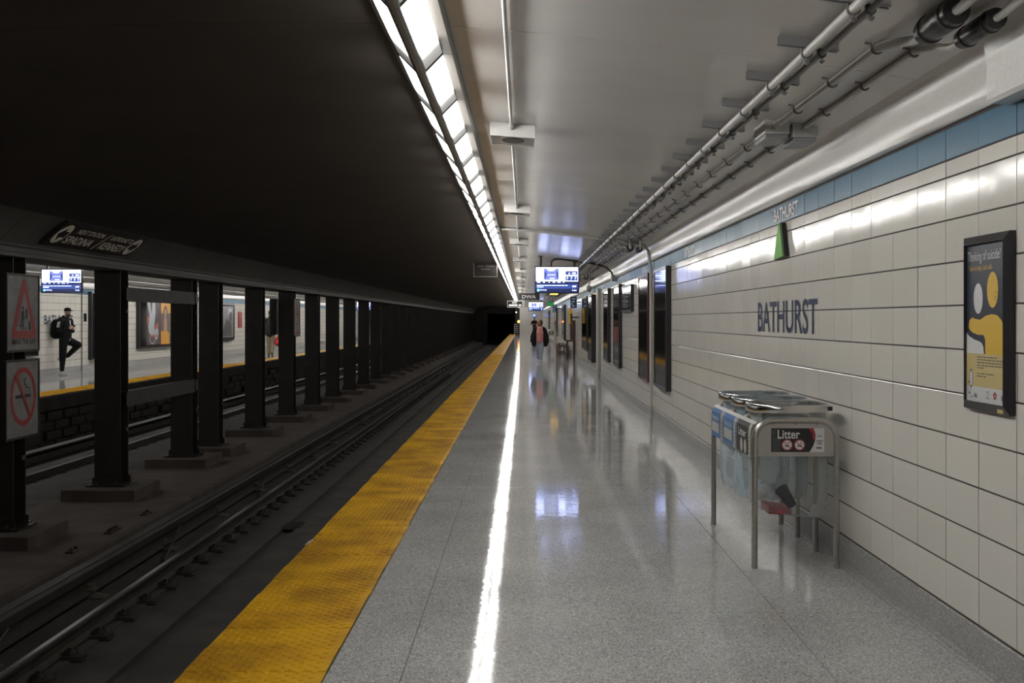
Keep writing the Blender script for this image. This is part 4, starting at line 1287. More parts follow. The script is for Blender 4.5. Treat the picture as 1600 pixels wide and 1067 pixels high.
# ------------------------------------------------------------------ destination sign on the curved soffit
a_ = Vector((-5.285, 0, 2.385)); b_ = Vector((-4.985, 0, 2.622))
up = (b_ - a_).normalized()
nrm = Vector((0, 1, 0)).cross(up)
ys0, ys1 = 12.62, 15.30
ds = thing('destination_sign', 'black SPADINA and KENNEDY direction sign on the curved soffit above the columns', 'sign', (-5.15, ys0, 2.45))
p = Plane((a_.x, ys0, a_.z), (0, 1, 0), up)
p.o = p.o + p.n * .035
mb = MB(); p.slab(mb, 0, ys1 - ys0, 0, .38, -.05, 0); mb.build('panel', M_BLACKSTEEL, ds)
mb = MB()
p.text(mb, 'NEXT STATION', .50, .235, .075, .80, .003, bold=.012)
p.text(mb, 'SPADINA', .40, .060, .125, .80, .003, bold=.012)
p.text(mb, 'EASTBOUND TO', 1.56, .235, .075, .74, .003, bold=.012)
p.text(mb, 'KENNEDY', 1.50, .060, .125, .80, .003, bold=.012)
p.bar(mb, 1.33, .03, 1.47, .33, .018, .003)
mb.build('lettering', M_SIGNTXT, ds)
mb = MB()
for cx, flip in ((.19, -1), (2.49, 1)):
    p.disc(mb, cx, .19, .155, d=.003)
mb.build('arrow_disc', M_SIGNTXT, ds)
mb = MB()
for cx, flip in ((.19, -1), (2.49, 1)):
    p.poly(mb, [(cx - flip * .12, .24), (cx + flip * .0, .24), (cx + flip * .0, .30), (cx + flip * .125, .19), (cx + flip * .0, .08), (cx + flip * .0, .14), (cx - flip * .12, .14)], .006)
mb.build('arrow', M_INK, ds)

# ------------------------------------------------------------------ opposite wall fittings
P_ORANGE = mat('orange_print', (.62, .30, .03), .4)
P_SKIN = mat('warm_print', (.45, .28, .20), .4)
P_GREY = mat('grey_print', (.20, .195, .20), .4)
P_DARK = mat('charcoal_print', (.05, .045, .05), .4)
P_PALE = mat('pale_print', (.45, .47, .52), .4)
P_MAROON = mat('maroon_print', (.13, .03, .035), .4)
r, pl, W_, H_ = case(38.6, 45.4, .56, 2.26, .12, 'wide black case with three colourful posters on the opposite wall', far_side=True, fw=.06, name='poster_case', cat='poster case')
D_ = .114
def pp_(name, m, fn):
    mb = MB(); fn(mb); return mb.build(name, m, r)
x1, x2, x3 = .75, 2.30, 4.15
pp_('poster_field', P_DARK, lambda mb: pl.rect(mb, x1, 2.15, .10, 1.60, D_))
pp_('white_figure', P_PALE, lambda mb: (pl.poly(mb, [(x1 + .08, 1.58), (x1 + .35, 1.58), (x1 + .50, 1.15), (x1 + .62, 1.58), (x1 + .90, 1.58), (x1 + .95, 1.2), (x1 + .80, .75), (x1 + .85, .45), (x1 + .60, .40), (x1 + .25, .50), (x1 + .15, .75), (x1 + .30, 1.1)], D_ + .002), pl.ring(mb, x1 + .62, .30, .32, .24, D_ + .002, asp=.55), pl.disc(mb, x1 + 1.05, .5, .22, .22, D_ + .002)))
pp_('red_accents', mat('coral_print', (.45, .14, .09), .4), lambda mb: (pl.disc(mb, x1 + .15, .95, .13, .14, D_ + .003), pl.poly(mb, [(x1 + .85, .75), (x1 + 1.2, .9), (x1 + 1.3, .75), (x1 + .95, .62)], D_ + .003), pl.bar(mb, x1 + .25, .42, x1 + 1.25, .40, .05, D_ + .003), pl.bar(mb, x1 + .6, .42, x1 + .6, .2, .05, D_ + .003)))
pp_('maroon_strip', P_MAROON, lambda mb: pl.rect(mb, 2.16, 2.28, .10, 1.60, D_))
pp_('orange_field', P_ORANGE, lambda mb: (pl.rect(mb, x2, 4.02, 1.20, 1.60, D_), pl.poly(mb, [(x2, .10), (x2 + .95, .10), (x2 + .95, .50), (x2 + .70, .56), (x2, .57)], D_)))
pp_('brown_field', mat('taupe_print', (.14, .10, .085), .4), lambda mb: pl.poly(mb, [(x2, .57), (x2 + .7, .56), (x2 + .95, .50), (x2 + .95, .1), (4.02, .10), (4.02, 1.20), (x2, 1.20)], D_))
pp_('portrait', P_SKIN, lambda mb: (pl.disc(mb, x2 + .50, 1.20, .14, .17, D_ + .003), pl.poly(mb, [(x2 + .30, .56), (x2 + .70, .56), (x2 + .66, .95), (x2 + .56, 1.08), (x2 + .44, 1.08), (x2 + .34, .95)], D_ + .003)))
pp_('portrait_hair', P_DARK, lambda mb: pl.ring(mb, x2 + .50, 1.18, .24, .14, D_ + .002, asp=1.2, a0=-35, a1=215))
pp_('text_blocks', P_GREY, lambda mb: (pl.rect(mb, x2 + 1.0, 3.85, .92, 1.10, D_ + .003), pl.rect(mb, x2 + 1.0, 3.85, .60, .78, D_ + .003), pl.rect(mb, x2 + 1.0, 3.85, .34, .52, D_ + .003)))
pp_('grey_poster', P_GREY, lambda mb: pl.rect(mb, x3, 6.6, .10, 1.60, D_))
pp_('pale_dress', P_PALE, lambda mb: (pl.poly(mb, [(x3 + .3, .12), (x3 + 1.2, .12), (x3 + 1.0, .8), (x3 + .9, 1.15), (x3 + .55, 1.15), (x3 + .5, .8)], D_ + .003), pl.disc(mb, x3 + .72, 1.33, .17, .15, D_ + .003)))
r, pl, W_, H_ = case(48.6, 51.4, .62, 2.26, .10, 'dark case with a grey poster on the opposite wall beside the red notice', far_side=True, fw=.10, name='poster_case', cat='poster case')
pp_('grey_poster', P_GREY, lambda mb: pl.rect(mb, .2, 2.6, .15, 1.5, .094))
pp_('dark_shape', P_DARK, lambda mb: (pl.poly(mb, [(.5, .2), (2.4, .2), (2.2, .8), (1.4, .95), (1.0, .6)], .097), pl.disc(mb, 2.1, 1.05, .3, .22, .097)))
pp_('pale_patch', P_PALE, lambda mb: pl.rect(mb, 1.7, 2.3, 1.1, 1.4, .0965))
r, pl, W_, H_ = case(52.35, 53.0, 1.17, 1.90, .04, 'narrow red notice on the opposite wall', far_side=True, fw=.03, frame_m=M_RED, glass=M_RED, name='red_notice', cat='notice')
case(34.35, 36.2, .34, 2.36, .12, 'black cabinet edge on the opposite wall beside the second column', far_side=True)
case(28.2, 30.62, .57, 2.20, .10, 'black poster case on the opposite wall hidden behind the column signs', far_side=True)
r, pl, W_, H_ = case(84.5, 88.5, .66, 2.42, .10, 'tall red advertising panel far down the opposite wall', far_side=True, fw=.06, glass=mat('ad_red', (.40, .03, .04), .35))
tag(MB().tube([(FWX + .03, 33.8, 0), (FWX + .03, 33.8, 2.45)], .018, 8).build('drop_conduit', M_PIPED), 'thin dark conduit down the opposite wall beside the standing person', 'conduit')
r, pl, W_, H_ = case(34.0, 34.2, 1.47, 1.72, .02, 'small dark plaque right of the conduit on the opposite wall', far_side=True, fw=.015, name='notice_plaque', cat='plaque')
so = thing('socket_outlet', 'small dark outlet low on the opposite wall behind the standing person', 'outlet', (FWX, 29.9, .2))
MB().rbox(FWX, FWX + .02, 30.4, 30.5, .20, .32, .004).build('plate', M_STRUT, so)
MB().box(FWX + .02, FWX + .024, 30.43, 30.47, .22, .30).build('socket', M_INK, so)
# opposite conduits under the ceiling
for x_, z_, m_, lb in ((far(1.262), 2.715, M_PIPE, 'pale conduit under the opposite ceiling, farthest from the opposite wall'), (far(1.345), 2.722, M_PIPED, 'thin dark conduit under the opposite ceiling'), (far(1.5), 2.68, M_PIPE, 'thick pale conduit under the opposite ceiling'), (far(1.665), 2.665, M_PIPE, 'pale conduit under the opposite ceiling nearest the opposite wall')):
    tag(MB().tube([(x_, 12, z_), (x_, Y1, z_)], .021, 8).build('overhead_conduit', m_), lb, 'conduit', 'opposite ceiling conduits')

# ------------------------------------------------------------------ litter bin stand
BY = [7.076, 7.583, 8.090, 8.597]
BXL, BXR = 1.415, 1.917
def make_bin():
    r = thing('litter_stand', 'steel three-bay litter and recycling stand in front of the tiled wall', 'bin', ((BXL + BXR) / 2, BY[0], 0), 'litter stands')
    R_ = .115; zt = .905
    for i, y in enumerate(BY):
        left_b = 0 if i in (0, 3) else .69
        pts = [(BXL, y, left_b), (BXL, y, zt - R_)]
        for k in range(1, 9):
            a = PI - PI / 2 * k / 8
            pts.append((BXL + R_ + R_ * math.cos(a), y, zt - R_ + R_ * math.sin(a)))
        for k in range(0, 9):
            a = PI / 2 - PI / 2 * k / 8
            pts.append((BXR - R_ + R_ * math.cos(a), y, zt - R_ + R_ * math.sin(a)))
        pts.append((BXR, y, 0))
        MB().tube(pts, .0185, 14).build('frame_tube', M_STEEL, r, smooth=True)
    # longitudinal rails
    for x in (BXL + .02, BXR - .02):
        MB().box(x - .012, x + .012, BY[0], BY[-1], .69, .715).build('side_rail', M_STEEL, r)
    # end panels, rounded at the top
    def end_poly(y):
        e = .016; rr_ = R_ - .016
        pts = [(BXL + e, y, .685), (BXR - e, y, .685)]
        for k in range(0, 7):
            a = PI / 2 * k / 6
            pts.append((BXR - R_ + rr_ * math.cos(a), y, zt - R_ + rr_ * math.sin(a)))
        for k in range(0, 7):
            a = PI / 2 + PI / 2 * k / 6
            pts.append((BXL + R_ + rr_ * math.cos(a), y, zt - R_ + rr_ * math.sin(a)))
        return pts
    ep = MB().prism(end_poly(BY[0] - .004), (0, .006, 0)).build('end_panel', M_STEELP, r)
    MB().prism(end_poly(BY[-1] - .004), (0, .006, 0)).build('end_panel', M_STEELP, r)
    # litter sticker on the near end
    p = Plane((1.516, BY[0] - .005, .712), (1, 0, 0), (0, 0, 1)); W_, H_ = .324, .146
    mb = MB(); p.rect(mb, 0, W_, 0, H_, .001); mb.build('sticker', M_INK, ep)
    arc = [(W_ * .835, H_), (W_, H_), (W_, 0), (W_ * .70, 0)] + [(W_ * (.70 + .12 * math.sin(PI * .9 * t / 8)) + W_ * .10 * t / 8, H_ * t / 8) for t in range(1, 8)]
    mb = MB(); p.poly(mb, [(W_ * .72, 0), (W_, 0), (W_, H_), (W_ * .80, H_), (W_ * .835, H_ * .75), (W_ * .83, H_ * .5), (W_ * .79, H_ * .25)], .002); mb.build('white_corner', M_WHITE, ep)
    mb = MB(); p.poly(mb, [(W_ * .70, H_), (W_ * .80, H_), (W_ * .825, H_ * .75), (W_ * .82, H_ * .5), (W_ * .79, H_ * .5), (W_ * .775, H_ * .78)], .003); mb.build('red_arc', M_RED, ep)
    mb = MB(); p.text(mb, 'Litter', W_ * .12, H_ * .56, H_ * .38, W_ * .42, .003, bold=.018)
    mb.build('lettering', M_WHITE, ep)
    mb = MB(); p.rect(mb, W_ * .01, W_ * .10, H_ * .70, H_ * .95, .0015); p.poly(mb, [(W_ * .02, H_ * .68), (W_ * .18, H_ * .60), (W_ * .18, H_ * .02), (W_ * .03, H_ * .02)], .0015)
    mb.build('bin_picture', mat('dark_slate', (.05, .055, .06), .5), ep)
    for cx in (.30, .535):
        mb = MB(); p.disc(mb, W_ * cx, H_ * .30, H_ * .225, d=.002); mb.build('prohibition_disc', M_WHITE, ep)
        mb = MB(); p.ring(mb, W_ * cx, H_ * .30, H_ * .235, H_ * .195, .003); p.bar(mb, W_ * cx - H_ * .14, H_ * .44, W_ * cx + H_ * .14, H_ * .16, H_ * .03, .003)
        mb.build('prohibition_ring', M_RED, ep)
        mb = MB(); p.rect(mb, W_ * cx - H_ * .09, W_ * cx + H_ * .08, H_ * .22, H_ * .30, .0025); p.disc(mb, W_ * cx + H_ * .06, H_ * .38, H_ * .035, d=.0025, n=10); mb.build('pictogram', M_GREYINK, ep)
    mb = MB()
    for a, b, c in ((.86, .96, .66), (.84, .98, .46), (.88, .95, .40), (.86, .96, .34), (.85, .95, .15)):
        p.rect(mb, W_ * a, W_ * b, H_ * c, H_ * (c + (.05 if c == .15 else .025)), .003)
    mb.build('small_print', M_INK, ep)['kind'] = 'stuff'
    for k in range(3):
        MB().lathe([(.006, 0), (.006, .004), (.003, .006)], (1.53 + k * .135, BY[0] - .006, .880), 8).build('rivet', M_GREYINK, ep)
    # long side panel with rounded-over top and stickers
    sp = MB()
    prof = [(1.400, .672), (1.400, .820), (1.404, .848), (1.416, .876), (1.436, .894), (1.436, .890), (1.419, .873), (1.408, .846), (1.404, .820), (1.404, .672)]
    sp.extrude(prof, BY[0] + .02, BY[-1] + .01)
    sp = sp.build('side_panel', M_STEELP, r)
    kinds = [(M_INK, M_WHITE, None), (M_BLUEPRINT, M_WHITE, 'b'), (M_BLUEPRINT, M_WHITE, 'b')]
    labels = ['Litter', 'Recycle', 'Recycle']
    for i in range(3):
        y1, y0 = BY[i] + .025, BY[i + 1] - .005
        # the panel is read from -x side: right = towards the camera (-y)
        pl = Plane((1.400, y0, .674), (0, -1, 0), (0, 0, 1)); W_ = y0 - y1
        mb = MB()
        st = [(1.3985, .674), (1.3985, .820), (1.4025, .849), (1.4145, .8775)]
        vs = [(x, yy, z) for x, z in st for yy in (y0, y1)]
        mb.add(vs, [(2 * k, 2 * k + 1, 2 * k + 3, 2 * k + 2) for k in range(3)])
        mb.build('sticker', kinds[i][0], sp)
        mb = MB()
        vs = [(x - .001, yy, z) for x, z in st for yy in (y1 + .085, y1 + .012)]
        mb.add(vs, [(2 * k, 2 * k + 1, 2 * k + 3, 2 * k + 2) for k in range(3)])
        mb.build('white_column', mat('dull_white', (.42, .40, .36), .5), sp)
        mb = MB()
        if i:
            pl.rect(mb, .03, W_ * .70, .035, .105, .0035)
        else:
            pl.disc(mb, W_ * .36, .050, .045, d=.0035, n=20); pl.disc(mb, W_ * .62, .050, .045, d=.0035, n=20)
        mb.build('pale_field', mat('dull_white', (.42, .40, .36), .5), sp)
        mb = MB(); pl.text(mb, labels[i], W_ * .12, .112 if i else .108, .045 if i else .05, W_ * .55, .0035, bold=.018); mb.build('lettering', M_WHITE, sp)
        mb = MB()
        for k in range(5):
            pl.rect(mb, W_ - .075, W_ - .03, .02 + k * .024, .028 + k * .024, .004)
        mb.build('small_print', M_GREYINK, sp)['kind'] = 'stuff'
    # hoops
    for i in range(3):
        cy = (BY[i] + BY[i + 1]) / 2; cx = (BXL + BXR) / 2
        mb = MB(); n = 40
        def se(a, rx, ry):
            c, s_ = math.cos(a), math.sin(a)
            e = 2 / 2.9
            return (cx + rx * math.copysign(abs(c) ** e, c), cy + ry * math.copysign(abs(s_) ** e, s_))
        ringp = []
        for rx, ry, z in ((.246, .236, .945), (.249, .239, .950), (.249, .239, .990), (.245, .235, .996), (.228, .218, .994), (.226, .216, .945)):
            for k in range(n):
                x, y = se(2 * PI * k / n, rx, ry)
                ringp.append((x, y, z))
        m_ = 6
        mb.add(ringp, [(j * n + k, j * n + (k + 1) % n, ((j + 1) % m_) * n + (k + 1) % n, ((j + 1) % m_) * n + k) for j in range(m_) for k in range(n)])
        mb.build('hoop', M_CHROME, r, smooth=True)
        MB().box(cx + .240, cx + .268, cy - .10, cy - .06, .952, .978).build('hinge', M_RUBBER, r)
        MB().box(cx + .225, cx + .245, cy - .02, cy + .02, .86, .95).build('hoop_post', M_STEEL, r)
    return r
bin1 = make_bin()
bin2 = copy_tree(bin1)
bin2.location.y = 64.0; bin2.location.x -= .10
bin2['label'] = 'distant steel litter stand beyond the wooden bench'

F_BLUE = plastic_film('blue_film', (.50, .62, .70), .15)
F_CLEAR = plastic_film('clear_film', (.60, .63, .63), .09)
def bag(cx, cy, zb, m, label, seed, tilt=0.0):
    rb = random.Random(seed)
    mb = MB(); n = 36
    levels = [(.965, 1.03), (.985, 1.04), (.999, 1.01), (.990, .90), (.93, .90), (.80, .93), (.65, .98), (.52, 1.0), (.42, .99), (zb + .05, .97), (zb + .012, .93), (zb, .80), (zb - .004, .10)]
    ph_ = [rb.uniform(0, 6.28) for _ in range(5)]
    for j, (z, s_) in enumerate(levels):
        for k in range(n):
            a = 2 * PI * k / n
            c, q = math.cos(a), math.sin(a); e = 2 / 2.9
            wob = 0 if j < 4 else .035 * (math.sin(5 * a + ph_[0] + z * 5) + .6 * math.sin(9 * a + ph_[1] + z * 9)) * min(1, (j - 3) / 3)
            R1 = .238 * s_ * (1 + wob); R2 = .226 * s_ * (1 + wob)
            sag = tilt * math.cos(a) * max(0, (.6 - z))
            mb.v.append((cx + R1 * math.copysign(abs(c) ** e, c), cy + R2 * math.copysign(abs(q) ** e, q), z + sag))
    for j in range(len(levels) - 1):
        for k in range(n):
            mb.f.append((j * n + k, j * n + (k + 1) % n, (j + 1) * n + (k + 1) % n, (j + 1) * n + k))
    mb.f.append(tuple(range((len(levels) - 1) * n, len(levels) * n)))
    o = mb.build('plastic_bag', m, smooth=True)
    return tag(o, label, 'bag', 'bags hanging in the litter stand')
bcx = (BXL + BXR) / 2
bag(bcx, (BY[0] + BY[1]) / 2, .31, F_CLEAR, 'clear plastic bag with a dark cup in the nearest bay of the litter stand', 1, -.10)
bag(bcx, (BY[1] + BY[2]) / 2, .33, F_BLUE, 'blue plastic bag in the middle bay of the litter stand', 2)
bag(bcx, (BY[2] + BY[3]) / 2, .32, F_BLUE, 'blue plastic bag in the farthest bay of the litter stand', 3)
def cup(c, axis, L_, r0, r1, m, label, lid=None):
    a = Vector(c); d = Vector(axis).normalized()
    o = thing('paper_cup', label, 'cup', tuple(c), 'cups in the litter bags')
    MB().tube([a, a + d * .004, a + d * L_], [r0 * .9, r0, r1], 18).build('cup_body', m, o, smooth=True)
    MB().tube([a + d * L_, a + d * (L_ + .012), a + d * (L_ + .02)], [r1 * 1.06, r1 * 1.06, r1 * .9], 18).build('lid', lid or m, o, smooth=True)
cup((1.70, 7.30, .345), (-.5, .0, .75), .12, .030, .042, mat('cup_navy', (.010, .016, .035), .3), 'dark navy paper cup in the clear litter bag', M_INK)
cup((1.50, 7.66, .375), (1, .15, .02), .15, .050, .056, M_WHITE, 'white paper cup lying in the middle blue bag')
ct = thing('red_carton', 'flattened red carton at the bottom of the clear litter bag', 'carton', (1.59, 7.28, .31))
MB().add([(1.52, 7.16, .318), (1.66, 7.16, .312), (1.66, 7.40, .312), (1.52, 7.40, .318), (1.52, 7.16, .365), (1.66, 7.16, .345), (1.66, 7.40, .345), (1.52, 7.40, .365)], [(0, 3, 2, 1), (4, 5, 6, 7), (0, 1, 5, 4), (1, 2, 6, 5), (2, 3, 7, 6), (3, 0, 4, 7)]).build('carton_body', mat('carton_red', (.20, .05, .05), .5), ct)
MB().add([(1.56, 7.158, .322), (1.62, 7.158, .320), (1.585, 7.158, .350)], [(0, 1, 2)]).build('print_mark', M_BRIGHTRED, ct)

# ------------------------------------------------------------------ people
def fuse(name, m, mb, parent, voxel, smooth_it=4):
    """overlapping closed shapes -> one continuous skin"""
    o = mb.build(name + '_tmp', m)
    md = o.modifiers.new('r', 'REMESH'); md.mode = 'VOXEL'; md.voxel_size = voxel; md.use_smooth_shade = True
    sm = o.modifiers.new('s', 'SMOOTH'); sm.iterations = smooth_it; sm.factor = .5
    dg = bpy.context.evaluated_depsgraph_get()
    me = bpy.data.meshes.new_from_object(o.evaluated_get(dg))
    me.name = name
    bpy.data.objects.remove(o)
    me.materials.clear(); me.materials.append(m)
    for p_ in me.polygons:
        p_.use_smooth = True
    ob = bpy.data.objects.new(name, me); COL.objects.link(ob)
    ob.parent = parent
    ob.location = -wloc(parent)
    return ob

def frame_of(base, yaw):
    """local (forward, right, up) -> world"""
    f = Vector((math.cos(yaw), math.sin(yaw), 0)); r_ = Vector((math.sin(yaw), -math.cos(yaw), 0))
    b = Vector(base)
    return lambda q: b + f * q[0] + r_ * q[1] + Vector((0, 0, q[2])), f, r_

def hand(mb, wrist, d, side, n, curl=.5, sc=1.0):
    """palm, four unequal bent fingers and a thumb off the palm side; d finger direction, side thumb direction, n palm normal"""
    d = Vector(d).normalized(); n = Vector(n).normalized(); s_ = d.cross(n).normalized()
    if s_.dot(Vector(side)) < 0:
        s_ = -s_
    w_ = Vector(wrist)
    mb.capsule(w_, w_ + d * .03 * sc, .024 * sc, .026 * sc)
    for k in range(4):
        o = (k - 1.5) * .020 * sc
        mb.capsule(w_ + d * .02 * sc + s_ * o * .8, w_ + d * .085 * sc + s_ * o, .015 * sc, .013 * sc, 8)
    for k, L_ in enumerate((.068, .078, .072, .056)):
        o = (1.5 - k) * .021 * sc
        a = w_ + d * .085 * sc + s_ * o
        d1 = (d + n * curl * .6).normalized(); d2 = (d + n * curl * 1.8).normalized()
        b = a + d1 * L_ * .5 * sc
        mb.capsule(a, b, .010 * sc, .0092 * sc, 8); mb.capsule(b, b + d2 * L_ * .5 * sc, .0092 * sc, .008 * sc, 8)
    a = w_ + d * .025 * sc + s_ * .026 * sc
    b = a + (d * .6 + s_ * .8).normalized() * .042 * sc
    mb.capsule(a, b, .013 * sc, .0105 * sc, 8); mb.capsule(b, b + (d + n * curl * .5 + s_ * .1).normalized() * .034 * sc, .0105 * sc, .009 * sc, 8)

def head_on(mb, c, fwd, k=1.0, upv=(0, 0, 1)):
    f = Vector(fwd).normalized(); u = Vector(upv); r_ = f.cross(u).normalized(); u = r_.cross(f).normalized()
    R = Matrix((f, r_, u)).transposed()
    c = Vector(c)
    mb.ball(c + u * .02 * k, (.098 * k, .078 * k, .105 * k), 20, 14, R)
    mb.ball(c + f * .02 * k - u * .055 * k, (.068 * k, .058 * k, .075 * k), 16, 10, R)
    mb.capsule(c + f * .088 * k + u * .01 * k, c + f * .104 * k - u * .028 * k, .009 * k, .014 * k, 8)       # nose
    mb.ball(c + f * .082 * k - u * .058 * k, (.014 * k, .026 * k, .012 * k), 10, 6, R)                          # lips
    mb.ball(c + f * .066 * k - u * .100 * k, (.020 * k, .024 * k, .018 * k), 10, 6, R)                          # chin
    mb.ball(c + f * .078 * k + u * .032 * k, (.018 * k, .052 * k, .010 * k), 10, 6, R)                          # brow
    for s_ in (-1, 1):
        mb.ball(c + r_ * s_ * .079 * k - u * .008 * k - f * .008 * k, (.018 * k, .010 * k, .030 * k), 10, 8, R)  # ears
    return f, r_, u, R

def eyes(c, f, r_, u, k, parent):
    c = Vector(c)
    for s_ in (-1, 1):
        MB().ball(c + f * .083 * k + r_ * s_ * .031 * k + u * .010 * k, .011 * k, 8, 6).build('eye', mat('eye', (.03, .02, .018), .2), parent)

SKIN_L = mat('light_skin', (.42, .26, .19), .5)
SKIN_D = mat('brown_skin', (.22, .10, .055), .5)
CL_BLACK = mat('black_cloth', (.008, .008, .009), .8, spec=.15, bump=(60, .3, .004))
CL_WHITE = mat('white_cloth', (.55, .55, .55), .7)
CL_KHAKI = mat('khaki_cloth', (.30, .25, .17), .8, bump=(40, .3, .006))
CL_GREEN = mat('dark_green_cloth', (.018, .020, .017), .8, bump=(40, .3, .006))
CL_PINK = mat('pink_cloth', (.50, .20, .20), .75, bump=(50, .3, .005))
CL_BLUE = mat('pale_denim', (.25, .29, .35), .8, bump=(60, .3, .004))
HAIR_D = mat('dark_hair', (.018, .012, .010), .7)
HAIR_B = mat('auburn_hair', (.05, .018, .012), .6)
HAIR_G = mat('greying_hair', (.06, .055, .05), .7)

# --- man in black leaning on the opposite wall, facing the tracks
man = thing('person', 'person in black tracksuit and cap leaning on the opposite wall, one knee raised', 'person', (-12.56, 31.6, 0))
T, f, r_ = frame_of((-12.60, 31.65, 0), math.radians(-14))
lo = Vector((0, 0, 0))
hd = T((.125, .0, 1.735)); nk = T((.085, 0, 1.60)); ch = T((.07, 0, 1.40)); pv = T((.055, 0, .98))
shR, shL = T((.055, .19, 1.50)), T((.075, -.19, 1.50))
elR, elL = T((.02, .25, 1.21)), T((.10, -.25, 1.22))
haR, haL = T((.225, .06, 1.29)), T((.235, -.05, 1.27))
hpR, hpL = T((.06, .09, .96)), T((.06, -.09, .96))
knR, anR = T((.035, .09, .52)), T((.01, .09, .11))
knL, anL = T((.42, -.06, .84)), T((.03, -.08, .50))
body = MB()
hf = (f * 1 + r_ * .25 - Vector((0, 0, .12))).normalized()
F, Rr, U, RM = head_on(body, hd, hf, 1.02)
body.capsule(nk, hd - U * .05, .058, .055)
body.capsule(T((.06, 0, 1.48)), ch, .10, .12); body.capsule(ch, pv, .12, .12); body.capsule(shR, shL, .06, .06)
for s_, e_, h_ in ((shR, elR, haR), (shL, elL, haL)):
    body.capsule(s_, e_, .048, .040); body.capsule(e_, h_, .040, .028)
hand(body, haR, f * .8 - r_ * .5 + Vector((0, 0, .2)), Vector((0, 0, 1)), -r_, .9)
hand(body, haL, f * .8 + r_ * .5 + Vector((0, 0, .2)), Vector((0, 0, 1)), r_, .9)
for h_, k_, a_n in ((hpR, knR, anR), (hpL, knL, anL)):
    body.capsule(h_, k_, .075, .05); body.capsule(k_, a_n, .05, .036)
fuse('body', SKIN_L, body, man, .010)
eyes(hd, F, Rr, U, 1.02, man)
jk = MB()
jk.capsule(T((.06, 0, 1.50)), T((.065, 0, 1.30)), .130, .165); jk.capsule(T((.065, 0, 1.30)), T((.06, 0, 1.02)), .165, .160)
jk.capsule(shR + Vector((0, 0, -.01)), shL + Vector((0, 0, -.01)), .080, .080)
jk.capsule(T((.05, 0, 1.56)), T((.02, 0, 1.58)), .088, .080)
for s_, e_, h_ in ((shR, elR, haR), (shL, elL, haL)):
    jk.capsule(s_, e_, .078, .064); jk.capsule(e_, e_ + (h_ - e_) * .88, .064, .044)
fuse('jacket', CL_BLACK, jk, man, .013)
trs = MB()
trs.capsule(T((.055, 0, 1.02)), T((.055, 0, .93)), .135, .135)
for h_, k_, a_n in ((hpR, knR, anR), (hpL, knL, anL)):
    trs.capsule(h_, k_, .118, .095); trs.capsule(k_, a_n + (k_ - a_n) * .12, .092, .060)
fuse('trousers', CL_BLACK, trs, man, .013)
def shoe(T_, x, y, z, yaw_f, yaw_r, m, parent, pitch=None, L_=.27):
    mb = MB()
    a = T_((x, y, z))
    d = pitch if pitch else yaw_f
    d = Vector(d).normalized()
    upv = Vector((0, 0, 1)) if abs(d.z) < .8 else -yaw_f
    mb.capsule(a - d * .05 + upv * .042, a + d * .03 + upv * .045, .042, .044)
    mb.capsule(a + d * .03 + upv * .036, a + d * (L_ - .10) + upv * .030, .044, .032)
    mb.capsule(a - d * .0 + upv * .06, a + upv * .10, .042, .040)
    return fuse('shoe', m, mb, parent, .010, 2)
shoe(T, .01, .09, 0, f, r_, CL_WHITE, man)
shoe(T, -.12, -.09, .44, f, r_, CL_WHITE, man, pitch=Vector((.25, 0, -.95)))
mb = MB().capsule(anR + Vector((0, 0, .0)), anR + Vector((0, 0, .10)), .043, .043); fuse('sock', CL_WHITE, mb, man, .012)
cap = MB(); cap.ball(hd + U * .055 - F * .006, (.106, .088, .075), 18, 10, RM); cap.ball(hd + U * .058 + F * .115, (.075, .070, .012), 14, 6, RM)
fuse('cap', CL_BLACK, cap, man, .008, 2)
brd = MB(); brd.ball(hd + F * .045 - U * .078, (.060, .062, .055), 16, 10, RM); fuse('beard', HAIR_D, brd, man, .008, 2)
st = MB()
for k in range(3):
    q = (k - 1) * .030
    st.tube([shR + r_ * .078 + f * (q) + Vector((0, 0, -.02)), shR + (elR - shR) * .35 + r_ * .080 + f * q, shR + (elR - shR) * .62 + r_ * .072 + f * q], .008, 6)
st.build('sleeve_stripes', CL_WHITE, man)
st = MB()
st.tube([hpR + r_ * .100 + Vector((0, 0, -.02)), hpR + (knR - hpR) * .5 + r_ * .088, knR + r_ * .074, knR + (anR - knR) * .4 + r_ * .066], .009, 6)
st.build('leg_stripe', CL_WHITE, man)
sh = MB(); sh.capsule(T((.185, -.01, 1.50)), T((.215, 0, 1.30)), .022, .018); sh.capsule(T((.185, .0, 1.06)), T((.180, .0, .97)), .03, .035); fuse('undershirt', CL_WHITE, sh, man, .010, 2)
bkp = thing('backpack', 'black backpack on the back of the person leaning on the opposite wall', 'backpack', tuple(T((-.18, .05, 1.05))))
bm_ = MB(); bm_.capsule(T((-.16, .10, 1.42)), T((-.18, .10, 1.14)), .13, .145); bm_.capsule(T((-.16, -.06, 1.42)), T((-.18, -.06, 1.14)), .13, .145)
fuse('pack', CL_BLACK, bm_, bkp, .016)
bm_ = MB().tube([T((-.05, .17, 1.55)), T((.06, .17, 1.60)), T((.16, .15, 1.45)), T((.14, .20, 1.25)), T((-.02, .19, 1.12))], .016, 8); bm_.build('strap', CL_BLACK, bkp)
phn = thing('phone', 'small dark phone held by the person leaning on the opposite wall', 'phone', tuple(T((.32, 0, 1.32))))
phm = MB(); 
c0 = T((.325, .0, 1.335)); 
phm.prism([c0 - r_ * .036 - Vector((0, 0, .03)) - f * .03, c0 + r_ * .036 - Vector((0, 0, .03)) - f * .03, c0 + r_ * .036 + Vector((0, 0, .05)) + f * .03, c0 - r_ * .036 + Vector((0, 0, .05)) + f * .03], f * .006 - Vector((0, 0, .006)))
phm.build('case', M_INK, phn)

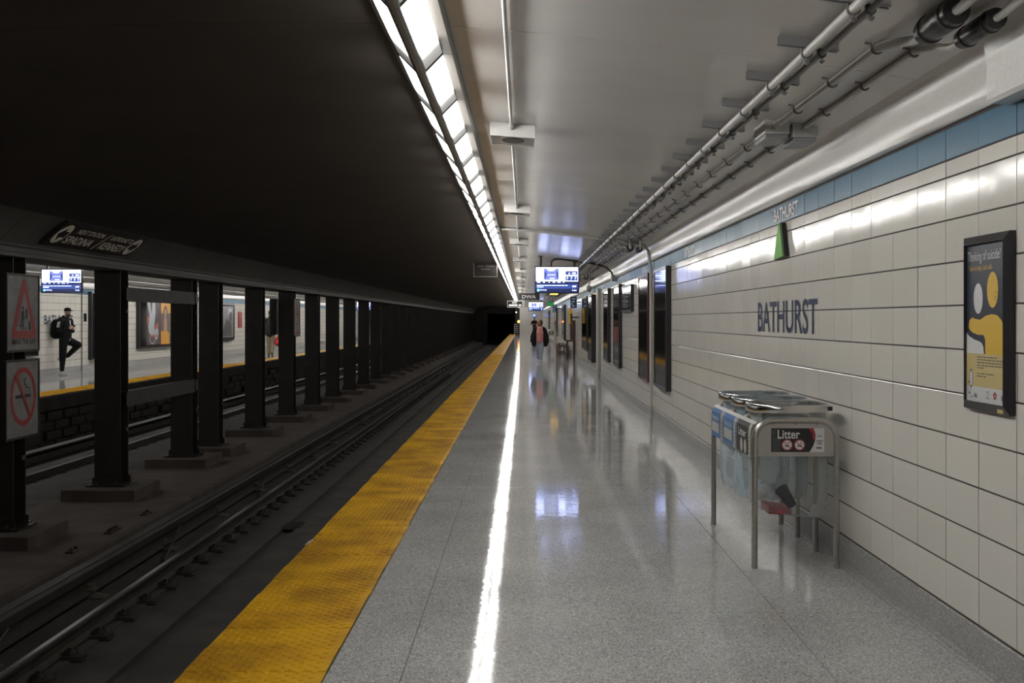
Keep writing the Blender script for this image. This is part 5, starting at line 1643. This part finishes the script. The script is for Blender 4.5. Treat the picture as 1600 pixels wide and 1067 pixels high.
# --- person walking away on the opposite platform with a red bag
wk = thing('person', 'person in dark jacket and khaki trousers walking away on the opposite platform', 'person', (-10.7, 48.9, 0))
T, f, r_ = frame_of((-10.72, 48.9, 0), math.radians(92))
Kp = 1.06
def TT(x, y, z):
    return T((x * Kp, y * Kp, z * Kp))
hd = TT(.03, 0, 1.70)
body = MB()
F, Rr, U, RM = head_on(body, hd, (f - Vector((0, 0, .15))), 1.06)
body.capsule(TT(.0, 0, 1.55), hd - U * .04, .060, .058)
body.capsule(TT(0, 0, 1.42), TT(0, 0, .98), .13, .12)
legs = {1: ((0, .09, .94), (.06, .09, .50), (-.10, .09, .12)), -1: ((0, -.09, .94), (.14, -.09, .51), (.16, -.09, .09))}
arms = {1: ((0, .20, 1.46), (-.02, .27, 1.16), (.06, .28, .90)), -1: ((0, -.20, 1.46), (-.05, -.27, 1.17), (.04, -.28, .93))}
for s_ in (1, -1):
    a, b, c = [TT(*q) for q in arms[s_]]
    body.capsule(a, b, .050, .042); body.capsule(b, c, .042, .028)
    hand(body, c, Vector((0, 0, -1)) + f * .15, f, -r_ * s_, .8)
    a, b, c = [TT(*q) for q in legs[s_]]
    body.capsule(a, b, .08, .055); body.capsule(b, c, .055, .038)
fuse('body', SKIN_L, body, wk, .011)
eyes(hd, F, Rr, U, 1.06, wk)
jk = MB(); jk.capsule(TT(0, 0, 1.44), TT(-.01, 0, 1.20), .14, .165); jk.capsule(TT(-.01, 0, 1.20), TT(0, 0, .90), .165, .172)
jk.capsule(TT(0, .19, 1.45), TT(0, -.19, 1.45), .085, .085); jk.capsule(TT(-.02, 0, 1.54), TT(0, 0, 1.57), .085, .075)
jk.capsule(TT(0, .1, 1.2), TT(0, .09, .90), .12, .13); jk.capsule(TT(0, -.1, 1.2), TT(0, -.09, .90), .12, .13)
for s_ in (1, -1):
    a, b, c = [TT(*q) for q in arms[s_]]
    jk.capsule(a, b, .085, .072); jk.capsule(b, b + (c - b) * .9, .072, .052)
fuse('jacket', CL_GREEN, jk, wk, .014)
trs = MB(); trs.capsule(TT(0, 0, 1.0), TT(0, 0, .92), .14, .14)
for s_ in (1, -1):
    a, b, c = [TT(*q) for q in legs[s_]]
    trs.capsule(a, b, .112, .088); trs.capsule(b, c, .088, .070)
fuse('trousers', CL_KHAKI, trs, wk, .014)
shoe(T, -.13, .095, .05, f, r_, M_INK, wk, pitch=f - Vector((0, 0, .35)))
shoe(T, .16, -.095, .0, f, r_, M_INK, wk)
hr = MB(); hr.ball(hd + U * .030 - F * .018, (.100, .087, .100), 18, 12, RM); fuse('hair', HAIR_G, hr, wk, .010, 2)
bg = thing('shopping_bag', 'red shopping bag in the hand of the person walking away', 'bag', tuple(TT(.05, .30, .45)))
bm_ = MB(); bm_.capsule(TT(.05, .30, .74), TT(.05, .30, .66), .05, .10); bm_.capsule(TT(.13, .32, .54), TT(-.06, .32, .50), .13, .13); bm_.capsule(TT(.05, .28, .66), TT(.05, .30, .52), .10, .15)
fuse('bag_body', M_BRIGHTRED, bm_, bg, .014)
MB().tube([TT(.03, .28, .80), TT(.03, .28, .86), TT(.05, .28, .875), TT(.08, .29, .86), TT(.08, .30, .78)], .010, 6).build('handle', M_BRIGHTRED, bg)

# --- woman walking towards the camera on the near platform
wm = thing('person', 'person in open black jacket, pink top and pale jeans walking on the near platform', 'person', (.585, 41.6, 0))
T, f, r_ = frame_of((.585, 41.6, 0), math.radians(-90))
Kp = .885
hd = TT(.02, .0, 1.575)
hd = TT(.02, .015, 1.575)
look = (f * .55 + r_ * .8 + Vector((0, 0, .22))).normalized()
body = MB()
F, Rr, U, RM = head_on(body, hd, look, 1.0)
body.capsule(TT(0, 0, 1.42), hd - U * .04, .052, .050)
body.capsule(TT(0, 0, 1.34), TT(0, 0, .92), .115, .115)
legs = {1: ((0, .09, .90), (.06, .07, .50), (-.12, .05, .12)), -1: ((0, -.09, .90), (.12, -.06, .50), (.18, -.03, .09))}
arms = {1: ((0, .18, 1.34), (-.04, .28, 1.08), (.02, .32, .86)), -1: ((0, -.18, 1.34), (-.02, -.28, 1.06), (.02, -.31, .82))}
for s_ in (1, -1):
    a, b, c = [TT(*q) for q in arms[s_]]
    body.capsule(a, b, .045, .038); body.capsule(b, c, .038, .026)
    hand(body, c, Vector((0, 0, -1)) + f * .2, f, -r_ * s_, .7, .92)
    a, b, c = [TT(*q) for q in legs[s_]]
    body.capsule(a, b, .08, .05); body.capsule(b, c, .05, .036)
fuse('body', SKIN_D, body, wm, .010)
eyes(hd, F, Rr, U, 1.0, wm)
tp = MB(); tp.capsule(TT(.02, 0, 1.32), TT(.045, 0, 1.12), .135, .155); tp.capsule(TT(.045, 0, 1.12), TT(.035, 0, .90), .150, .150)
tp.ball(TT(.12, .07, 1.20), .075); tp.ball(TT(.12, -.07, 1.20), .075)
fuse('pink_top', CL_PINK, tp, wm, .013)
jk = MB()
jk.capsule(TT(-.06, .06, 1.34), TT(-.075, .08, .80), .11, .155); jk.capsule(TT(-.06, -.06, 1.34), TT(-.075, -.08, .80), .11, .155)
for s_ in (1, -1):
    jk.capsule(TT(.04, s_ * .15, 1.34), TT(.07, s_ * .21, 1.05), .060, .075); jk.capsule(TT(.07, s_ * .21, 1.05), TT(.06, s_ * .235, .74), .075, .095)
    a, b, c = [TT(*q) for q in arms[s_]]
    jk.capsule(a, b, .080, .082); jk.capsule(b, b + (c - b) * .95, .082, .068)
jk.capsule(TT(-.03, .15, 1.37), TT(-.03, -.15, 1.37), .07, .07)
fuse('jacket', CL_BLACK, jk, wm, .013)
trs = MB(); trs.capsule(TT(0, 0, .95), TT(0, 0, .86), .150, .150)
for s_ in (1, -1):
    a, b, c = [TT(*q) for q in legs[s_]]
    trs.capsule(a, b, .110, .076); trs.capsule(b, b + (c - b) * .92, .076, .050)
fuse('jeans', CL_BLUE, trs, wm, .013)
shoe(T, -.13 * Kp, .05, .05, f, r_, CL_WHITE, wm, pitch=f - Vector((0, 0, .5)), L_=.24)
shoe(T, .17 * Kp, -.03, .0, f, r_, CL_WHITE, wm, L_=.24)
hr = MB(); hr.ball(hd + U * .040 - F * .036, (.096, .090, .098), 18, 12, RM); hr.ball(hd + U * .085 - F * .03, (.07, .06, .06), 12, 8, RM); hr.ball(hd - F * .07 - U * .02, (.05, .07, .07), 12, 8, RM)
fuse('hair', HAIR_B, hr, wm, .011, 2)

# --- tiny standing figure far down the platform
fp = thing('person', 'tiny distant person in dark clothes standing at the far end of the platform', 'person', (1.0, 106.0, 0))
T, f, r_ = frame_of((1.0, 106.0, 0), math.radians(-90))
Kp = 1.0
hd = TT(.03, 0, 1.62)
body = MB(); F, Rr, U, RM = head_on(body, hd, (f - Vector((0, 0, .4))), 1.0)
body.capsule(TT(0, 0, 1.48), hd - U * .04, .055, .052); body.capsule(TT(0, 0, 1.38), TT(0, 0, .95), .12, .12)
arms = {1: ((0, .19, 1.40), (.0, .27, 1.12), (.22, .10, 1.14)), -1: ((0, -.19, 1.40), (.0, -.27, 1.12), (.22, -.08, 1.14))}
for s_ in (1, -1):
    a, b, c = [TT(*q) for q in arms[s_]]
    body.capsule(a, b, .05, .042); body.capsule(b, c, .042, .03); hand(body, c, f - r_ * s_ * .4, Vector((0, 0, 1)), -r_ * s_, .7)
    body.capsule(TT(0, s_ * .09, .92), TT(.02, s_ * .09, .5), .08, .055); body.capsule(TT(.02, s_ * .09, .5), TT(0, s_ * .09, .08), .055, .04)
fuse('body', SKIN_D, body, fp, .016)
eyes(hd, F, Rr, U, 1.0, fp)
jk = MB(); jk.capsule(TT(0, 0, 1.38), TT(0, 0, 1.0), .15, .16); jk.capsule(TT(0, .18, 1.40), TT(0, -.18, 1.40), .08, .08)
for s_ in (1, -1):
    a, b, c = [TT(*q) for q in arms[s_]]
    jk.capsule(a, b, .08, .065)
fuse('shirt', CL_BLACK, jk, fp, .018)
trs = MB(); trs.capsule(TT(0, 0, 1.0), TT(0, 0, .92), .14, .14)
for s_ in (1, -1):
    trs.capsule(TT(0, s_ * .09, .92), TT(.02, s_ * .09, .5), .10, .075); trs.capsule(TT(.02, s_ * .09, .5), TT(0, s_ * .09, .12), .075, .058)
    shoe(T, .0, s_ * .09, 0, f, r_, M_INK, fp)
fuse('trousers', M_BROWN, trs, fp, .018)
hr = MB(); hr.ball(hd + U * .035 - F * .016, (.100, .086, .098), 14, 10, RM); fuse('hair', HAIR_D, hr, fp, .014, 2)
